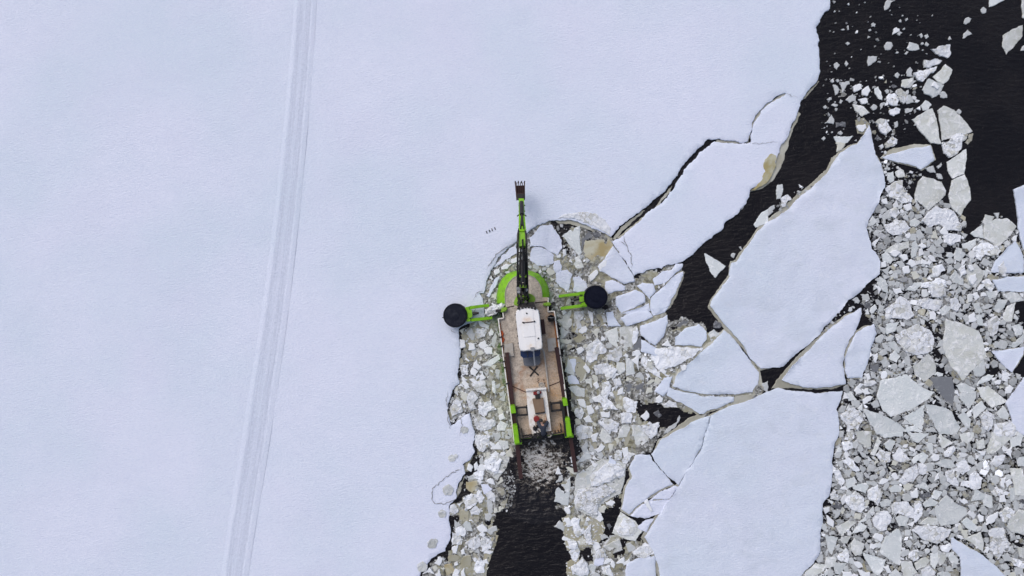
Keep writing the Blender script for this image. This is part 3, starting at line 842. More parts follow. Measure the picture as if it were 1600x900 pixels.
# snow-covered floes: key, snow outline, ice foot outline or None, label  (photo units)
FLOES = {
'leaf': ('1358,195 1365,225 1368,240 1377,255 1384,285 1383,293 1375,310 1366,330 1357,345 1355,358 1359,375 1362,388 1372,400 1376,410 1375,428 1360,440 1350,450 1325,470 1300,500 1282,522 1262,540 1242,555 1225,572 1205,575 1189,576 1171,558 1156,533 1136,511 1122,493 1110,478 1111,472 1127,451 1140,433 1141,420 1143,411 1151,409 1164,389 1182,364 1200,347 1220,335 1245,312 1270,292 1292,272 1300,257 1312,240 1325,231 1340,225 1352,208',
  '1358,196 1364,225 1367,240 1376,255 1382,285 1381,293 1373,310 1364,330 1355,345 1353,358 1357,375 1360,388 1370,400 1374,410 1373,428 1358,439 1348,449 1323,469 1298,499 1280,521 1260,539 1240,554 1223,571 1187,579 1167,560 1152,536 1132,515 1118,497 1106,481 1109,470 1124,449 1137,431 1139,418 1141,408 1149,406 1162,386 1180,361 1198,343 1218,329 1243,306 1268,286 1290,266 1298,252 1310,237 1324,228 1340,222 1352,206',
  'largest separate snow floe, leaf-shaped with a pointed top, beside the dark channel'),
'wedge': ('1346,481 1347,490 1340,510 1327,532 1320,550 1317,567 1320,585 1322,600 1300,605 1262,606 1237,600 1222,594 1250,560 1275,535 1295,515 1320,495',
  '1346,482 1345,490 1338,510 1325,532 1318,550 1315,567 1318,585 1322,602 1300,608 1262,609 1237,606 1222,607 1205,607 1220,585 1245,557 1270,532 1292,511 1318,493',
  'long triangular snow floe with a silty lower left toe, below the leaf-shaped floe'),
'crescent': ('1366,506 1370,522 1362,542 1357,562 1350,580 1347,591 1325,591 1321,580 1320,560 1325,545 1337,522 1350,512',
  '1366,507 1368,522 1360,542 1355,562 1348,580 1346,592 1325,592 1319,581 1318,560 1322,544 1334,520 1348,510', 'narrow crescent-shaped snow floe against the brash ice field'),
'lower': ('1200,612 1217,606 1237,611 1275,615 1300,612 1317,611 1314,625 1307,640 1311,657 1312,675 1309,685 1304,695 1300,720 1300,750 1296,775 1286,787 1286,812 1282,835 1282,862 1272,880 1252,900 1240,915 1033,915 1030,890 1023,868 1015,852 1007,840 1020,820 1033,801 1047,780 1061,760 1071,740 1084,721 1097,700 1101,681 1108,663 1111,650 1131,639 1165,628',
  '1200,613 1217,607 1237,612 1275,616 1300,613 1316,612 1312,625 1305,640 1309,657 1310,675 1307,685 1302,695 1298,720 1298,750 1294,775 1284,787 1284,812 1280,835 1280,862 1270,880 1250,900 1240,915 1031,915 1024,890 1017,868 1009,852 1001,840 1014,818 1027,799 1041,778 1055,758 1065,737 1079,718 1092,697 1096,680 1103,662 1107,649 1131,637 1165,626', 'biggest snow floe at the bottom edge, with a faint blue wet patch'),
'inner_a': ('1110,650 1107.5,663 1100.5,681 1096.5,700 1083.5,721 1070.5,740 1060.5,758.5 1043,744.5 1032,732.5 1024,722.5 1018,710 1026,700 1031,689 1047,680 1071,668 1080,660',
  '1107,651 1106,662 1099,680 1095,699 1082,720 1069,738 1059,757 1044,743 1033,731 1025,721 1019,709 1024,698 1028,688 1042,677 1062,663 1075,653 1095,646', 'pale snow floe above a jagged zigzag crack, left of the biggest bottom floe'),
'inner_b': ('1016,711 993,711 983,732 988,745 977,764 971,796 983,804 1004,785 1028,767 1052,757 1042,745 1031,733 1022,722',
  '1016,711 992,711 981,732 984,745 974,764 969,797 983,806 1004,788 1030,769 1054,758 1043,745 1031,733 1022,722', 'snow floe below the zigzag crack, its lower edge crumbling to bits'),
'inner_c': ('985,806 1002,789 1018,782 1042,781 1046,781 1033,802 1009,810', None, 'small snow floe strip hugging the crumbled edge under the zigzag crack'),
'inner_d': ('1012,784 1030,770 1054,759 1060,761 1047,779 1042,780 1020,781', None, 'narrow cracked snow piece between two floes, near the zigzag end'),
'inner_e': ('996,824 1009,813 1022,811 1010,832 1000,828', None, 'little snow floe tucked against the left edge of the bottom floe'),
'bottom': ('977,910 979,881 998,872 1023,869 1026,912', None, 'squarish snow floe cut by the bottom edge, left of the biggest floe'),
'mid_wedge': ('1131,516 1144,527 1158,544 1171,562 1186,582 1184,600 1176,613 1149,617 1104,616 1071,611 1051,604 1056,589 1071,573 1093,553 1116,533',
  '1131,514 1145,526 1160,543 1173,561 1188,581 1193,608 1180,615 1149,619 1104,618 1071,613 1049,606 1052,589 1068,571 1090,550 1113,531', 'clean white kite-shaped snow floe just left of the leaf-shaped floe'),
'strip': ('1046,606 1069,613 1102,620 1147,620 1147,627 1127,636 1111,640 1098,647 1093,647 1082,639 1064,629 1056,627 1042,618',
  '1046,606 1069,613 1102,620 1147,620 1193,611 1186,620 1165,630 1131,639 1111,643 1098,649 1091,649 1080,641 1060,632 1050,628 1041,618', 'wedge of cracked snow under the kite-shaped floe, tapering to the right'),
'strip_b': ('1023,611 1038,591 1050,589 1044,611 1036,619', None, 'small jagged snow floe at the left tip of the cracked wedge'),
'rubble': ('1055,527 1073,512 1092,506 1104,518 1104,531 1096,542 1069,540 1055,539', None, 'snow floe with a rounded right side, above a field of crushed snow'),
'tongue': ('1000,509 1043,492 1044,504 1038,524 1024,540 1002,524', None, 'five-sided snow floe left of the open dark pool'),
'small_a': ('947,489 958,487 960,496 970,509 951,510 949,500', None, 'small snow floe right under the right drum float'),
'small_b': ('970,497 984,490 1013,485 1019,496 998,504 980,509', None, 'long snow floe under the cracked plates, left of the pool'),
'small_c': ('1017,480 1044,480 1038,488 1021,493', None, 'slim snow floe at the left rim of the open pool'),
'small_d': ('1003,531 1020,541 1031,547 1024,556 1002,549', None, 'broken snow floe beneath the five-sided floe'),
's1': ('958,384 976,409 990,431 992,440 976,444 962,436 937,424 934,416 945,405', None, 'snow floe with two straight cut sides under the brown-stained plate'),
's2': ('947,440 958,438 976,447 976,453 951,459 946,451', None, 'snow floe touching the top of the right drum float'),
's3': ('962,464 993,453 1007,460 1008,473 993,480 971,489 962,478', None, 'square snow floe to the right of the right drum float'),
's4': ('996,447 1004,442 1020,444 1024,455 1015,467 1007,458', None, 'small snow floe above the hooked crack'),
's5': ('1021,436 1036,424 1049,422 1055,413 1066,413 1064,420 1049,433 1038,442 1024,446', None, 'ragged snow floe on the upper side of the silty lead'),
's6': ('1017,466 1038,447 1051,433 1067,424 1068,428 1055,460 1046,478 1024,492 1016,478', '1016,467 1038,446 1051,432 1067,423 1070,426 1058,461 1048,480 1025,494 1014,479', 'snow floe facing the pool, with a grey wet right edge'),
's7': ('971,490 993,483 1013,474 1016,486 1002,489 985,490', None, 'thin snow sliver between the square floe and the long floe'),
'corner': ('1486,841 1490,840 1532,865 1557,885 1574,902 1580,915 1500,915 1502,900 1501,872 1488,858', None, 'smooth white wedge floe rising over the brash at the lower right'),
'edge_a': ('1584,296 1600,289 1625,285 1625,400 1600,390 1595,375 1591,355 1589,325', None, 'snow floe cut by the right edge beside open water'),
'edge_b': ('1549,422 1562,400 1587,376 1597,395 1600,410 1600,426 1575,427 1550,426', None, 'snow floe with a sharp top carrying a white flake, near the right edge'),
'edge_c': ('1551,437 1575,432 1625,429 1625,455 1590,456 1560,455', None, 'flat snow floe below the sharp-topped one at the right edge'),
'edge_d': ('1550,549 1600,542 1599,555 1582,582 1572,575', None, 'triangular snow floe pointing down, near the right edge'),
'edge_e': ('1625,585 1600,590 1590,605 1572,630 1580,650 1583,668 1600,680 1625,690', None, 'rounded snow floe bulging in from the right edge'),
'kite': ('1379,246 1400,239 1422,232 1454,227 1458,240 1461,249 1450,258 1439,265 1432,260 1412,255 1395,251',
  '1374,247 1390,234 1425,226 1454,226 1459,240 1462,250 1450,260 1439,267 1430,262 1412,257 1395,253', 'pointed white snow floe below the split plates, with a silty upper rim'),
}
SHEET = '-420,-300 1310,-300 1300,-140 1297,0 1295,16 1281,35 1276,50 1280,80 1281,100 1282,112 1278,125 1262,143 1252,157 1247,175 1243,187 1240,190 1234,205 1229,218 1220,228 1216,240 1212,255 1206,268 1190,285 1172,297 1168,312 1162,322 1154,333 1131,355 1109,373 1087,393 1078,401 1067,409 1053,413 1038,416 1034,420 1015,421 1004,427 991,431 974,404 956,378 967,373 980,362 1002,344 1031,320 1047,300 1060,281 1080,254 1094,237 1116,221 1141,223.5 1174,222 1180,189 1197,166.5 1208,159 1228.7,146.5 1228.7,145 1206.7,157.5 1194.5,165 1187,173 1177,189 1175,198 1168,221 1146,220 1121,217 1109,217 1094,229.6 1077,247 1060,269 1038,300 1020,313 1004,327 990,338 971,352 955,370 949,366.7 933,359 913,350.7 887,343 862,344.5 847,349 833,356 823,365 808,377 800,383 782,400 767,422 760,441 756,458 749,458 755,470 757,483 757,497 735,505 717,514 718,540 717,570 715,588 718,600 712,603 700,631 700,645 705,665 720,655 734,645 738,665 742,680 738,695 742,705 739,711 723,726 727,740 718,753 713,766 713,779 707,785 702,790 703,805 702,817 704,832 702,846 696,861 684,866 674,873 667,883 658,890 656,900 650,1040 640,1180 -420,1180'
SHEET_FOOT = [
 '1168,220 1176,190 1186,172 1197,162 1210,155 1229,143 1231,147 1212,162 1199,170 1184,192 1178,224 1170,226',
 '1247,175 1251,178 1246,190 1238,206 1232,222 1226,240 1220,262 1207,283 1192,294 1172,299 1190,283 1206,265 1212,250 1216,238 1220,226 1229,216 1240,190',
 '1278,126 1264,141 1253,155 1258,154 1268,142 1280,128',
 '958,374 971,354 990,340 1004,329 1008,329 990,345 972,361 962,374',
 '1121,217 1146,220 1168,221 1175,198 1177,189 1180,189 1174,222.5 1141,224 1118,222',
 '967,373 980,362 1002,344 1031,320 1047,300 1050,290 1040,302 1027,320 1000,342 978,360 964,372',
 '862,343 887,341 913,349 933,357 949,365 957,372 957,376 944,371 930,364 912,356 889,350 872,349']
SLUSH = [   # outline (photo units), material, lift of the top above the water, list of open-water holes
 ('746,462 752,440 762,420 776,398 798,376 816,358 842,342 863,340 890,340 935,360 958,372 974,404 992,432 1030,417 1067,410 1066,424 1047,480 1042,497 1060,497 1078,502 1100,502 1106,515 1118,516 1130,516 1150,550 1186,590 1193,610 1165,628 1130,640 1112,648 1098,652 1066,669 1040,682 1028,692 1015,712 994,712 980,735 976,765 969,800 975,825 1002,845 1014,854 1030,915 880,915 895,870 880,845 882,800 870,800 866,775 890,735 905,700 895,640 880,560 860,470 820,420 780,440 775,470 800,560 805,640 812,700 800,710 790,735 788,760 792,785 775,800 778,830 766,860 757,915 650,915 656,893 668,884 685,868 700,860 704,820 703,790 714,775 715,760 728,740 724,728 741,712 740,680 735,646 704,660 700,632 712,602 717,590 717,514 752,500 748,470',
  'slush', .034,
  ['863,345 888,343 905,352 898,357 880,369 884,384 891,396 885,398 878,388 872,365',
   '996,630 1002,624 1010,632 1035,637 1060,640 1078,645 1092,650 1070,663 1048,677 1042,679 1052,667 1060,652 1040,668 1022,664 1015,658 1002,655',
   '714,772 716,757 722,748 733,733 730,722 738,716 748,714 752,724 742,740 733,752 736,765 722,776 716,785 711,788',
   '703,820 708,806 716,808 710,820 706,850 704,862 700,880 695,870 682,872 672,880 664,890 658,897 660,889 672,876 688,865 698,860 702,840',
   '955,800 965,775 980,760 985,735 981,732 970,765 966,798 968,830 950,835 940,815 945,795 950,790',
   '905,856 925,855 928,872 915,880 906,870', '968,846 975,840 982,845 976,862 965,868 962,884 958,870',
   '920,828 943,812 955,835 940,850 925,845']),
 ('1357,344 1366,332 1378,312 1395,318 1410,312 1426,320 1428,335 1450,322 1465,318 1482,325 1505,345 1508,362 1498,372 1515,388 1528,365 1535,345 1560,337 1590,352 1580,372 1600,405 1625,430 1625,460 1600,465 1585,470 1590,500 1600,512 1625,530 1625,545 1600,543 1550,549 1565,560 1582,583 1600,592 1590,608 1574,630 1582,665 1625,690 1625,915 1240,915 1260,895 1275,880 1284,860 1288,800 1300,770 1304,700 1312,680 1310,640 1320,612 1326,594 1350,592 1366,540 1370,515 1367,500 1350,485 1345,470 1360,440 1377,428 1376,405 1362,385 1358,365',
  'brash', -.008,
  ['1345,448 1362,448 1372,456 1380,466 1376,480 1362,490 1352,480 1358,470', '1458,522 1470,518 1476,530 1472,548 1476,560 1480,580 1474,590 1462,580 1458,560 1455,540',
   '1540,548 1552,552 1566,570 1560,585 1548,592 1540,580 1545,560', '1350,632 1362,630 1375,648 1398,656 1385,658 1365,650', '1446,625 1462,618 1468,632 1485,640 1478,648 1462,644 1450,632',
   '1490,635 1500,642 1506,655 1500,665 1492,650', '1468,385 1478,380 1500,392 1495,402 1478,402', '1415,395 1425,398 1420,410 1412,405', '1600,470 1625,470 1625,540 1600,505 1585,500 1582,480',
   '1548,500 1560,498 1566,520 1556,540 1545,535', '1570,840 1598,848 1600,856 1582,850', '1385,825 1395,812 1402,820 1400,832 1390,835']),
 ('1312,134 1345,128 1362,140 1372,135 1398,140 1410,122 1435,115 1436,145 1425,160 1432,175 1420,186 1405,195 1400,215 1372,222 1362,200 1350,210 1340,205 1340,180 1330,170 1318,158 1300,215 1283,212 1290,190 1302,165',
  'brash', -.035, ['1355,142 1366,145 1376,160 1372,170 1356,164', '1302,170 1322,160 1330,175 1338,186 1330,205 1312,200 1300,196']),
 ('1375,248 1395,253 1420,262 1400,258 1390,275 1396,290 1386,292 1384,280 1378,258', 'brash', -.03, []),
 ('1186,345 1205,330 1240,305 1262,285 1270,290 1240,315 1215,337 1198,348', 'brash', -.05, []),
]
# where loose fragments gather: outline, how many, size range (photo units), tone weights (white, pale, grey, silty, dark)
SCATTER = [
 ('1357,344 1378,300 1426,310 1482,318 1510,345 1506,366 1515,390 1535,345 1560,335 1590,352 1625,430 1625,470 1585,470 1600,512 1625,545 1550,549 1582,583 1600,592 1574,630 1582,665 1625,690 1625,915 1240,915 1275,880 1288,800 1300,770 1304,700 1312,680 1310,640 1320,612 1326,594 1350,592 1370,515 1350,485 1345,470 1377,428 1358,365',
  13000, (2.0, 14), (.12, .32, .32, .10, .14)),
 ('1283,120 1320,125 1440,110 1440,200 1360,225 1283,215', 130, (2, 8), (.3, .4, .2, .1, 0)),
 ('1300,0 1480,0 1440,120 1300,130 1285,100', 60, (2, 5), (.2, .5, .3, 0, 0)),
 ('1375,225 1400,260 1440,270 1420,300 1380,310', 110, (2, 8), (.3, .4, .2, .1, 0)),
 ('1186,345 1205,325 1240,300 1262,280 1272,290 1240,318 1215,340 1198,350', 50, (2, 8), (.4, .4, .2, 0, 0)),
 ('1240,553 1345,455 1350,470 1318,495 1270,535', 70, (2, 7), (.2, .4, .3, .1, 0)),
 ('720,515 775,500 790,560 802,660 815,695 800,710 760,715 740,700 735,640 705,640 712,605', 300, (1.5, 4.5), (.22, .34, .14, .16, .02)),
 ('702,860 714,780 730,740 742,710 800,710 788,760 790,785 775,800 766,860 757,905 655,905', 350, (1.5, 4.5), (.22, .24, .16, .18, .04)),
 ('758,460 765,435 785,405 810,392 850,400 880,400 895,440 905,480 860,450 820,420 780,440 772,480', 230, (2, 6), (.4, .3, .1, .2, 0)),
 ('865,350 905,352 945,380 905,440 880,420', 170, (2, 8), (.25, .3, .2, .2, .05)),
 ('868,480 960,490 1000,520 1005,560 1020,610 1000,640 990,680 960,700 905,735 898,650', 520, (1.5, 5), (.20, .28, .18, .2, .04)),
 ('1005,550 1040,555 1100,545 1070,575 1050,580 1025,580 1010,570', 420, (1, 4), (.75, .1, 0, .15, 0)),
 ('870,740 905,705 985,700 980,740 965,790 955,830 1010,860 1025,905 885,905 895,870 880,845 880,800', 260, (1.5, 4.5), (.22, .28, .18, .16, .02)),
 ('786,740 800,735 808,760 800,790 790,800 780,800', 120, (2, 5), (.1, .3, .5, .1, 0)),
 ('700,610 730,610 735,650 705,662', 200, (2, 6), (.6, .2, .1, .1, 0)),
]
CRACKS = [  # hairline cracks in the snow: points (photo units), width in metres
 ('974,368 979,385 985,397 987,412 986,418', .035), ('966,377 974,380 979,385', .03),
 ('721,732 697,745 677,763 675,778 678,785 697,787 713,779', .035), ('718,680 722,665 719,650', .03),
 ('716,520 706,518 700,512', .02),
 ('741,470 742,462 746,456 755,455', .03), ('1171,223 1195,224 1215,222', .02),
 ('760,420 775,398 790,388 806,378', .035), ('1228,145 1238,151 1246,152', .03),
 ('700,612 697,625 701,640 699,655 704,670', .03), ('738,496 741,487 744,478', .03),
]
PITS = [('706,716 10', .8), ('700,766 15', 1), ('691,803 11', .6), ('675,850 13', .9), ('660,886 14', .9), ('726,672 10', .6), ('712,713 6', .5), ('680,846 7', .6)]

FILL = [   # larger plates packed between the traced ones: outline, tries, size range, kinds
 ('868,480 960,490 1000,520 1005,560 1020,610 1000,640 990,680 960,700 905,735 898,650', 95, (7, 27), 'swsbbtg'),
 ('720,515 775,500 790,560 802,660 815,695 800,710 760,715 740,700 735,640 705,640 712,605', 60, (7, 22), 'swsbbtg'),
 ('702,860 714,780 730,740 742,710 800,710 788,760 790,785 775,800 766,860 757,905 655,905', 60, (7, 24), 'swsbtg'),
 ('870,740 905,705 985,700 980,740 965,790 955,830 1010,860 1025,905 885,905 895,870 880,845 880,800', 60, (8, 24), 'swsbtg'),
 ('758,460 765,435 785,405 810,392 850,400 880,400 905,440 905,480 870,470 860,450 820,420 780,440 772,480', 36, (5, 14), 'ssgbt'),
 ('1000,560 1055,545 1100,545 1050,585 1030,600 1005,600', 22, (5, 14), 'ssb'),
 ('1000,500 1045,420 1060,420 1040,480', 20, (5, 10), 'ww'),
 ('1357,344 1378,300 1426,310 1482,318 1510,345 1506,366 1515,390 1560,335 1590,352 1625,430 1625,470 1585,470 1600,512 1625,545 1550,549 1582,583 1600,592 1574,630 1582,665 1625,690 1625,915 1240,915 1275,880 1288,800 1300,770 1304,700 1312,680 1310,640 1320,612 1350,592 1370,515 1350,485 1345,470 1377,428 1358,365', 230, (9, 26), 'wwggbgg'),
]
# ------------------------------------------------------------- water, sheet ice
rng = random.Random(7)
def W(pp, z=0.0): return [tuple(at(x, y, z)[:2]) for x, y in pp]

me = bpy.data.meshes.new('water')
me.from_pydata([(-900, -900, 0), (900, -900, 0), (900, 900, 0), (-900, 900, 0)], [], [(0, 1, 2, 3)])
tag(link('water', me, M['water']), kind='structure')

sheet_px = P(SHEET)
ice_sheet = plate('snow_sheet', W(sheet_px, .16), -.30, .16, M['snow'], rng, amp=.10, step=.10, bev=.03, space=.36, lump=.02, lfreq=.45, bottom=False, smooth=False)
tag(ice_sheet, kind='structure')
# smooth the top only: flat facets on the broken rim
ice_sheet.data.polygons.foreach_set('use_smooth', [p.normal.z > .8 for p in ice_sheet.data.polygons])
for s in SHEET_FOOT:
    plate('ice_foot', W(P(s)), -.35, .035, M['shelf'], rng, amp=.07, bev=.02, parent=ice_sheet, bottom=False)

plate('crumbled_snow', W(P('872,341 884,334 905,331 930,333 946,343 955,358 953,368 949,364 933,356 913,348 888,341'), .19), .05, .19, M['w'], rng, amp=.25, step=.08, bev=.04, space=.15, lump=.03, facet=.02, parent=ice_sheet, bottom=False)
plate('amber_patch', W(P('1199,246 1205,240 1213,243 1213,258 1206,275 1196,288 1182,296 1174,298 1189,283 1196,268 1193,256'), .19), .02, .185, M['amber'], rng, amp=.1, bev=.02, space=.3, lump=.02, parent=ice_sheet, bottom=False)
# snow track: a shallow packed lane with ridged edges, running over the sheet
def make_track():
    cen = [(-320, 495), (-160, 486), (0, 477), (225, 459), (450, 434), (675, 401), (900, 366), (1060, 341), (1220, 316)]
    hw = [10, 10, 11, 12, 13, 14, 13.5, 13, 13]
    ys = np.arange(-290, 1175, 6.0)
    def cat(vals, y):
        for i in range(len(cen)-1):
            if cen[i][0] <= y <= cen[i+1][0]:
                t = (y-cen[i][0])/(cen[i+1][0]-cen[i][0])
                p0 = vals[max(i-1, 0)]; p1 = vals[i]; p2 = vals[i+1]; p3 = vals[min(i+2, len(cen)-1)]
                return .5*((2*p1)+(-p0+p2)*t+(2*p0-5*p1+4*p2-p3)*t*t+(-p0+3*p1-3*p2+p3)*t**3)
        return vals[-1]
    us = np.linspace(-1.6, 1.6, 41); vs = []; uv = []; fc = []
    for j, y in enumerate(ys):
        cx = cat([c[1] for c in cen], y); h = cat(hw, y)
        for u in us:
            base = .20
            a = abs(u)
            z = base
            if a < 1: z -= .008*min(1, (1-a)/.12)
            z += .003*math.exp(-((a-1.06)/.07)**2)*(1 if u > 0 else .5)
            z += .0005*math.cos(u*19)*(a < 1)
            z -= .028*max(0, (a-1.15)/.45)
            p = at(cx+u*h, y, base)
            z += .006*noise.noise(Vector((p.x*6, p.y*2, 3))) if a < 1 else 0
            vs.append((p.x, p.y, z)); uv.append((u, y/24))
    n = len(us)
    for j in range(len(ys)-1):
        for i in range(n-1):
            fc.append((j*n+i, (j+1)*n+i, (j+1)*n+i+1, j*n+i+1))
    me = bpy.data.meshes.new('snow_track'); me.from_pydata(vs, [], fc)
    l = me.uv_layers.new(name='lane')
    for lp in me.loops: l.data[lp.index].uv = uv[lp.vertex_index]
    me.polygons.foreach_set('use_smooth', [True]*len(me.polygons))
    m, nt, b = new_mat('packed_snow', .85, .1)
    c = snow_nodes(nt, b)
    u = N(nt, 'UVMap'); u.uv_map = 'lane'
    sp = N(nt, 'SeparateXYZ'); L(nt, u.outputs[0], sp.inputs[0])
    au = mathn(nt, 'ABSOLUTE', sp.outputs[0])
    wob = mathn(nt, 'MULTIPLY', mathn(nt, 'SUBTRACT', noise_n(nt, coords(nt), 1.3, 4), .5), .55)
    msk = ramp_f(nt, mathn(nt, 'ADD', au, wob), 1.08, .82, 1)
    mp = N(nt, 'Mapping'); mp.inputs['Scale'].default_value = (3.4, .10, 1); L(nt, u.outputs[0], mp.inputs['Vector'])
    st = noise_n(nt, mp.outputs[0], 2.2, 5, .7)
    gr = noise_n(nt, coords(nt), 5, 4, .7)
    prof = N(nt, 'ValToRGB'); e = prof.color_ramp.elements; e[0].position = 0; e[0].color = (.35, .35, .35, 1); e[1].position = 1; e[1].color = (.7, .7, .7, 1)
    for pos, val in ((.10, .9), (.28, .8), (.42, .4), (.52, .4), (.62, .9), (.80, .7), (.9, .95)):
        x = e.new(pos); x.color = (val, val, val, 1)
    L(nt, ramp_f(nt, mathn(nt, 'ADD', sp.outputs[0], mathn(nt, 'MULTIPLY', wob, .5)), -1, 1, 1), prof.inputs[0])
    msk = mathn(nt, 'MULTIPLY', msk, prof.outputs[0])
    k = mathn(nt, 'MULTIPLY', msk, ramp_f(nt, mathn(nt, 'ADD', mathn(nt, 'MULTIPLY', st, .6), mathn(nt, 'MULTIPLY', gr, .4)),   .42, .58, .8))
    c2 = mixc(nt, mathn(nt, 'MULTIPLY', msk, .30), c, (.54, .585, .73)); c2 = mixc(nt, k, c2, (.50, .545, .67))
    L(nt, c2, b.inputs['Base Color'])
    tag(link('snow_track', me, m), kind='structure')
make_track()

def ribbon(name, pts, width, z, mat, parent, rng):
    ol = []
    for i in range(len(pts)-1):
        a, b = pts[i], pts[i+1]; Ld = math.hypot(b[0]-a[0], b[1]-a[1]); n = max(1, int(Ld/.12))
        for k in range(n):
            t = k/n; ol.append((a[0]+(b[0]-a[0])*t+rng.gauss(0, .04), a[1]+(b[1]-a[1])*t+rng.gauss(0, .04)))
    ol.append(pts[-1]); vs = []; fc = []; n = len(ol)
    for i, q in enumerate(ol):
        a = ol[max(i-1, 0)]; b = ol[min(i+1, n-1)]
        dx, dy = b[0]-a[0], b[1]-a[1]; l = math.hypot(dx, dy) or 1
        wd = width*.5*(.35+1.1*abs(math.sin(i*1.3+q[0]*3)))*(1 if 1 < i < n-2 else .3)
        o = parent.location
        for s in (-1, 1): vs.append((q[0]-dy/l*wd*s-o.x, q[1]+dx/l*wd*s-o.y, z-o.z))
    for i in range(n-1): fc.append((2*i, 2*i+2, 2*i+3, 2*i+1))
    me = bpy.data.meshes.new(name); me.from_pydata(vs, [], fc)
    return link(name, me, mat, parent)
M['gap'] = flat('crack_shadow_ice', (.22, .22, .23), .7)
M['gap2'] = flat('tooth_hole', (.02, .025, .04), .7)
def sheet_z(x, y):
    ok, loc, nrm, idx = ice_sheet.ray_cast(Vector((x-ice_sheet.location.x, y-ice_sheet.location.y, 5)), Vector((0, 0, -1)))
    return loc.z if ok else .17
for s, wd in CRACKS:
    ribbon('crack', W(P(s), .2), wd, .212, M['gap'], ice_sheet, rng)
for i, (cx, cy) in enumerate([(760.4, 362.9), (764.8, 361), (768.8, 359), (773.3, 357)]):
    q = [(cx-1.3, cy-1.9), (cx+.1, cy-2.2), (cx+1.5, cy+1.7), (cx+.1, cy+2.1)]
    plate('tooth_mark', W(q, .2), .1, .208, M['gap2'], rng, amp=.02, bev=.005, parent=ice_sheet)
M['pit'] = make_ice('wet_print', (.55, .575, .585), (.47, .49, .48), (.66, .69, .74), .5, .62, .5, .6, 3)
for s, k in PITS:
    c, r = s.split(); cx, cy = map(float, c.split(',')); r = float(r)*.62
    q = [(cx+r*math.cos(a)*(1 if i % 2 else .95), cy+r*1.0*math.sin(a)*(1 if i % 2 else .86)) for i, a in enumerate([j*math.pi/5+.3 for j in range(10)])]
    plate('wet_print', W(q, .2), .05, .2, M['pit'], rng, amp=.12, bev=.01, space=.15, lump=.02, facet=.03, lfreq=4, parent=ice_sheet)

# ------------------------------------------------------------- slush
for pts, mk, lift, holes in SLUSH:
    pw = W(P(pts)); hw_ = [W(P(h)) for h in holes]
    if area(pw) < 0: pw = pw[::-1]
    xs = [q[0] for q in pw]; ys = [q[1] for q in pw]; sp = .10
    gx = np.arange(min(xs), max(xs), sp); gy = np.arange(min(ys), max(ys), sp)
    X, Y = np.meshgrid(gx, gy); rs = np.random.RandomState(3)
    X = X+(rs.rand(*X.shape)-.5)*.06; Y = Y+(rs.rand(*Y.shape)-.5)*.06
    wx = np.array([noise.noise(Vector((a*1.1, b*1.1, 31)))+.5*noise.noise(Vector((a*3, b*3, 33))) for a, b in zip(X.ravel(), Y.ravel())]).reshape(X.shape)*.42
    wy = np.array([noise.noise(Vector((a*1.1, b*1.1, 41)))+.5*noise.noise(Vector((a*3, b*3, 43))) for a, b in zip(X.ravel(), Y.ravel())]).reshape(X.shape)*.42
    ok = inside(pw, X+wx, Y+wy)
    for h in hw_: ok &= ~inside(h, X+wx, Y+wy)
    idx = -np.ones(X.shape, int); sel = np.argwhere(ok); vs = []
    for k, (j, i) in enumerate(sel):
        x, y = X[j, i], Y[j, i]; idx[j, i] = k
        z = lift+.06*noise.noise(Vector((x*.9, y*.9, 1)))+.035*noise.noise(Vector((x*2.9, y*2.9, 4)))+.008*rs.rand()
        vs.append((x, y, z))
    a = idx[:-1, :-1]; b = idx[:-1, 1:]; c = idx[1:, 1:]; d = idx[1:, :-1]
    m = (a >= 0) & (b >= 0) & (c >= 0) & (d >= 0)
    fc = np.stack([a[m], b[m], c[m], d[m]], 1).tolist()
    me = bpy.data.meshes.new('slush'); me.from_pydata(vs, [], fc)
    tag(link('slush', me, M[mk]), kind='stuff', label='mushy slush with crushed ice afloat between the floes', cat='slush')

# ------------------------------------------------------------- snow floes
def floe(key, s, foot, label):
    sp = P(s); c = centroid(sp)
    big = abs(area(sp))
    body = plate('ice_floe', W(P(foot)) if foot else W(P(s)), -.35, .045, M['shelf'], rng, amp=.06, bev=.03, bottom=False)
    body.location.z = 0
    top = .15 if big > 4000 else .115
    if key[0] == 's' and big < 900: sp = [((x-c[0])*1.05+c[0], (y-c[1])*1.05+c[1]) for x, y in sp]
    sn = plate('snow_cover', W(sp, top), .02, top, M['floe_snow' if big > 1500 else 'snow'], rng, amp=.055, step=.08, bev=.02,
               space=.30 if big > 4000 else .16, lump=.045, lfreq=1.0, parent=body, bottom=False)
    sn.data.polygons.foreach_set('use_smooth', [p.normal.z > .8 for p in sn.data.polygons])
    tag(body, label, 'ice floe', 'snow-covered ice floes around the vessel')
    return body
for key, (s, foot, label) in FLOES.items(): floe(key, s, foot, label)

# ------------------------------------------------------------- traced ice chunks
chunks = []
for ox, oy, sc, txt in TILES:
    for ln in txt.strip().splitlines():
        k, rest = ln.split(' ', 1)
        pp = P(rest, ox, oy, sc)
        lev = 1 if k.endswith('+') else (-1 if k.endswith('-') else 0)
        chunks.append([k[0], lev, pp, abs(area(pp))])
ntraced = len(chunks)
occ = np.zeros((920, 1640), np.uint8)
holemap = np.zeros((920, 1640), bool)
_Y, _X = np.mgrid[0:920, 0:1640]
for _s in SLUSH:
    for _h in _s[3]: holemap |= inside(P(_h), _X+.5, _Y+.5)
def mark(pp, val=1):
    xs = [q[0] for q in pp]; ys = [q[1] for q in pp]
    x0, x1 = max(0, int(min(xs))), min(1639, int(max(xs))+1); y0, y1 = max(0, int(min(ys))), min(919, int(max(ys))+1)
    if x1 <= x0 or y1 <= y0: return
    Y, X = np.mgrid[y0:y1, x0:x1]
    occ[y0:y1, x0:x1][inside(pp, X+.5, Y+.5)] = val
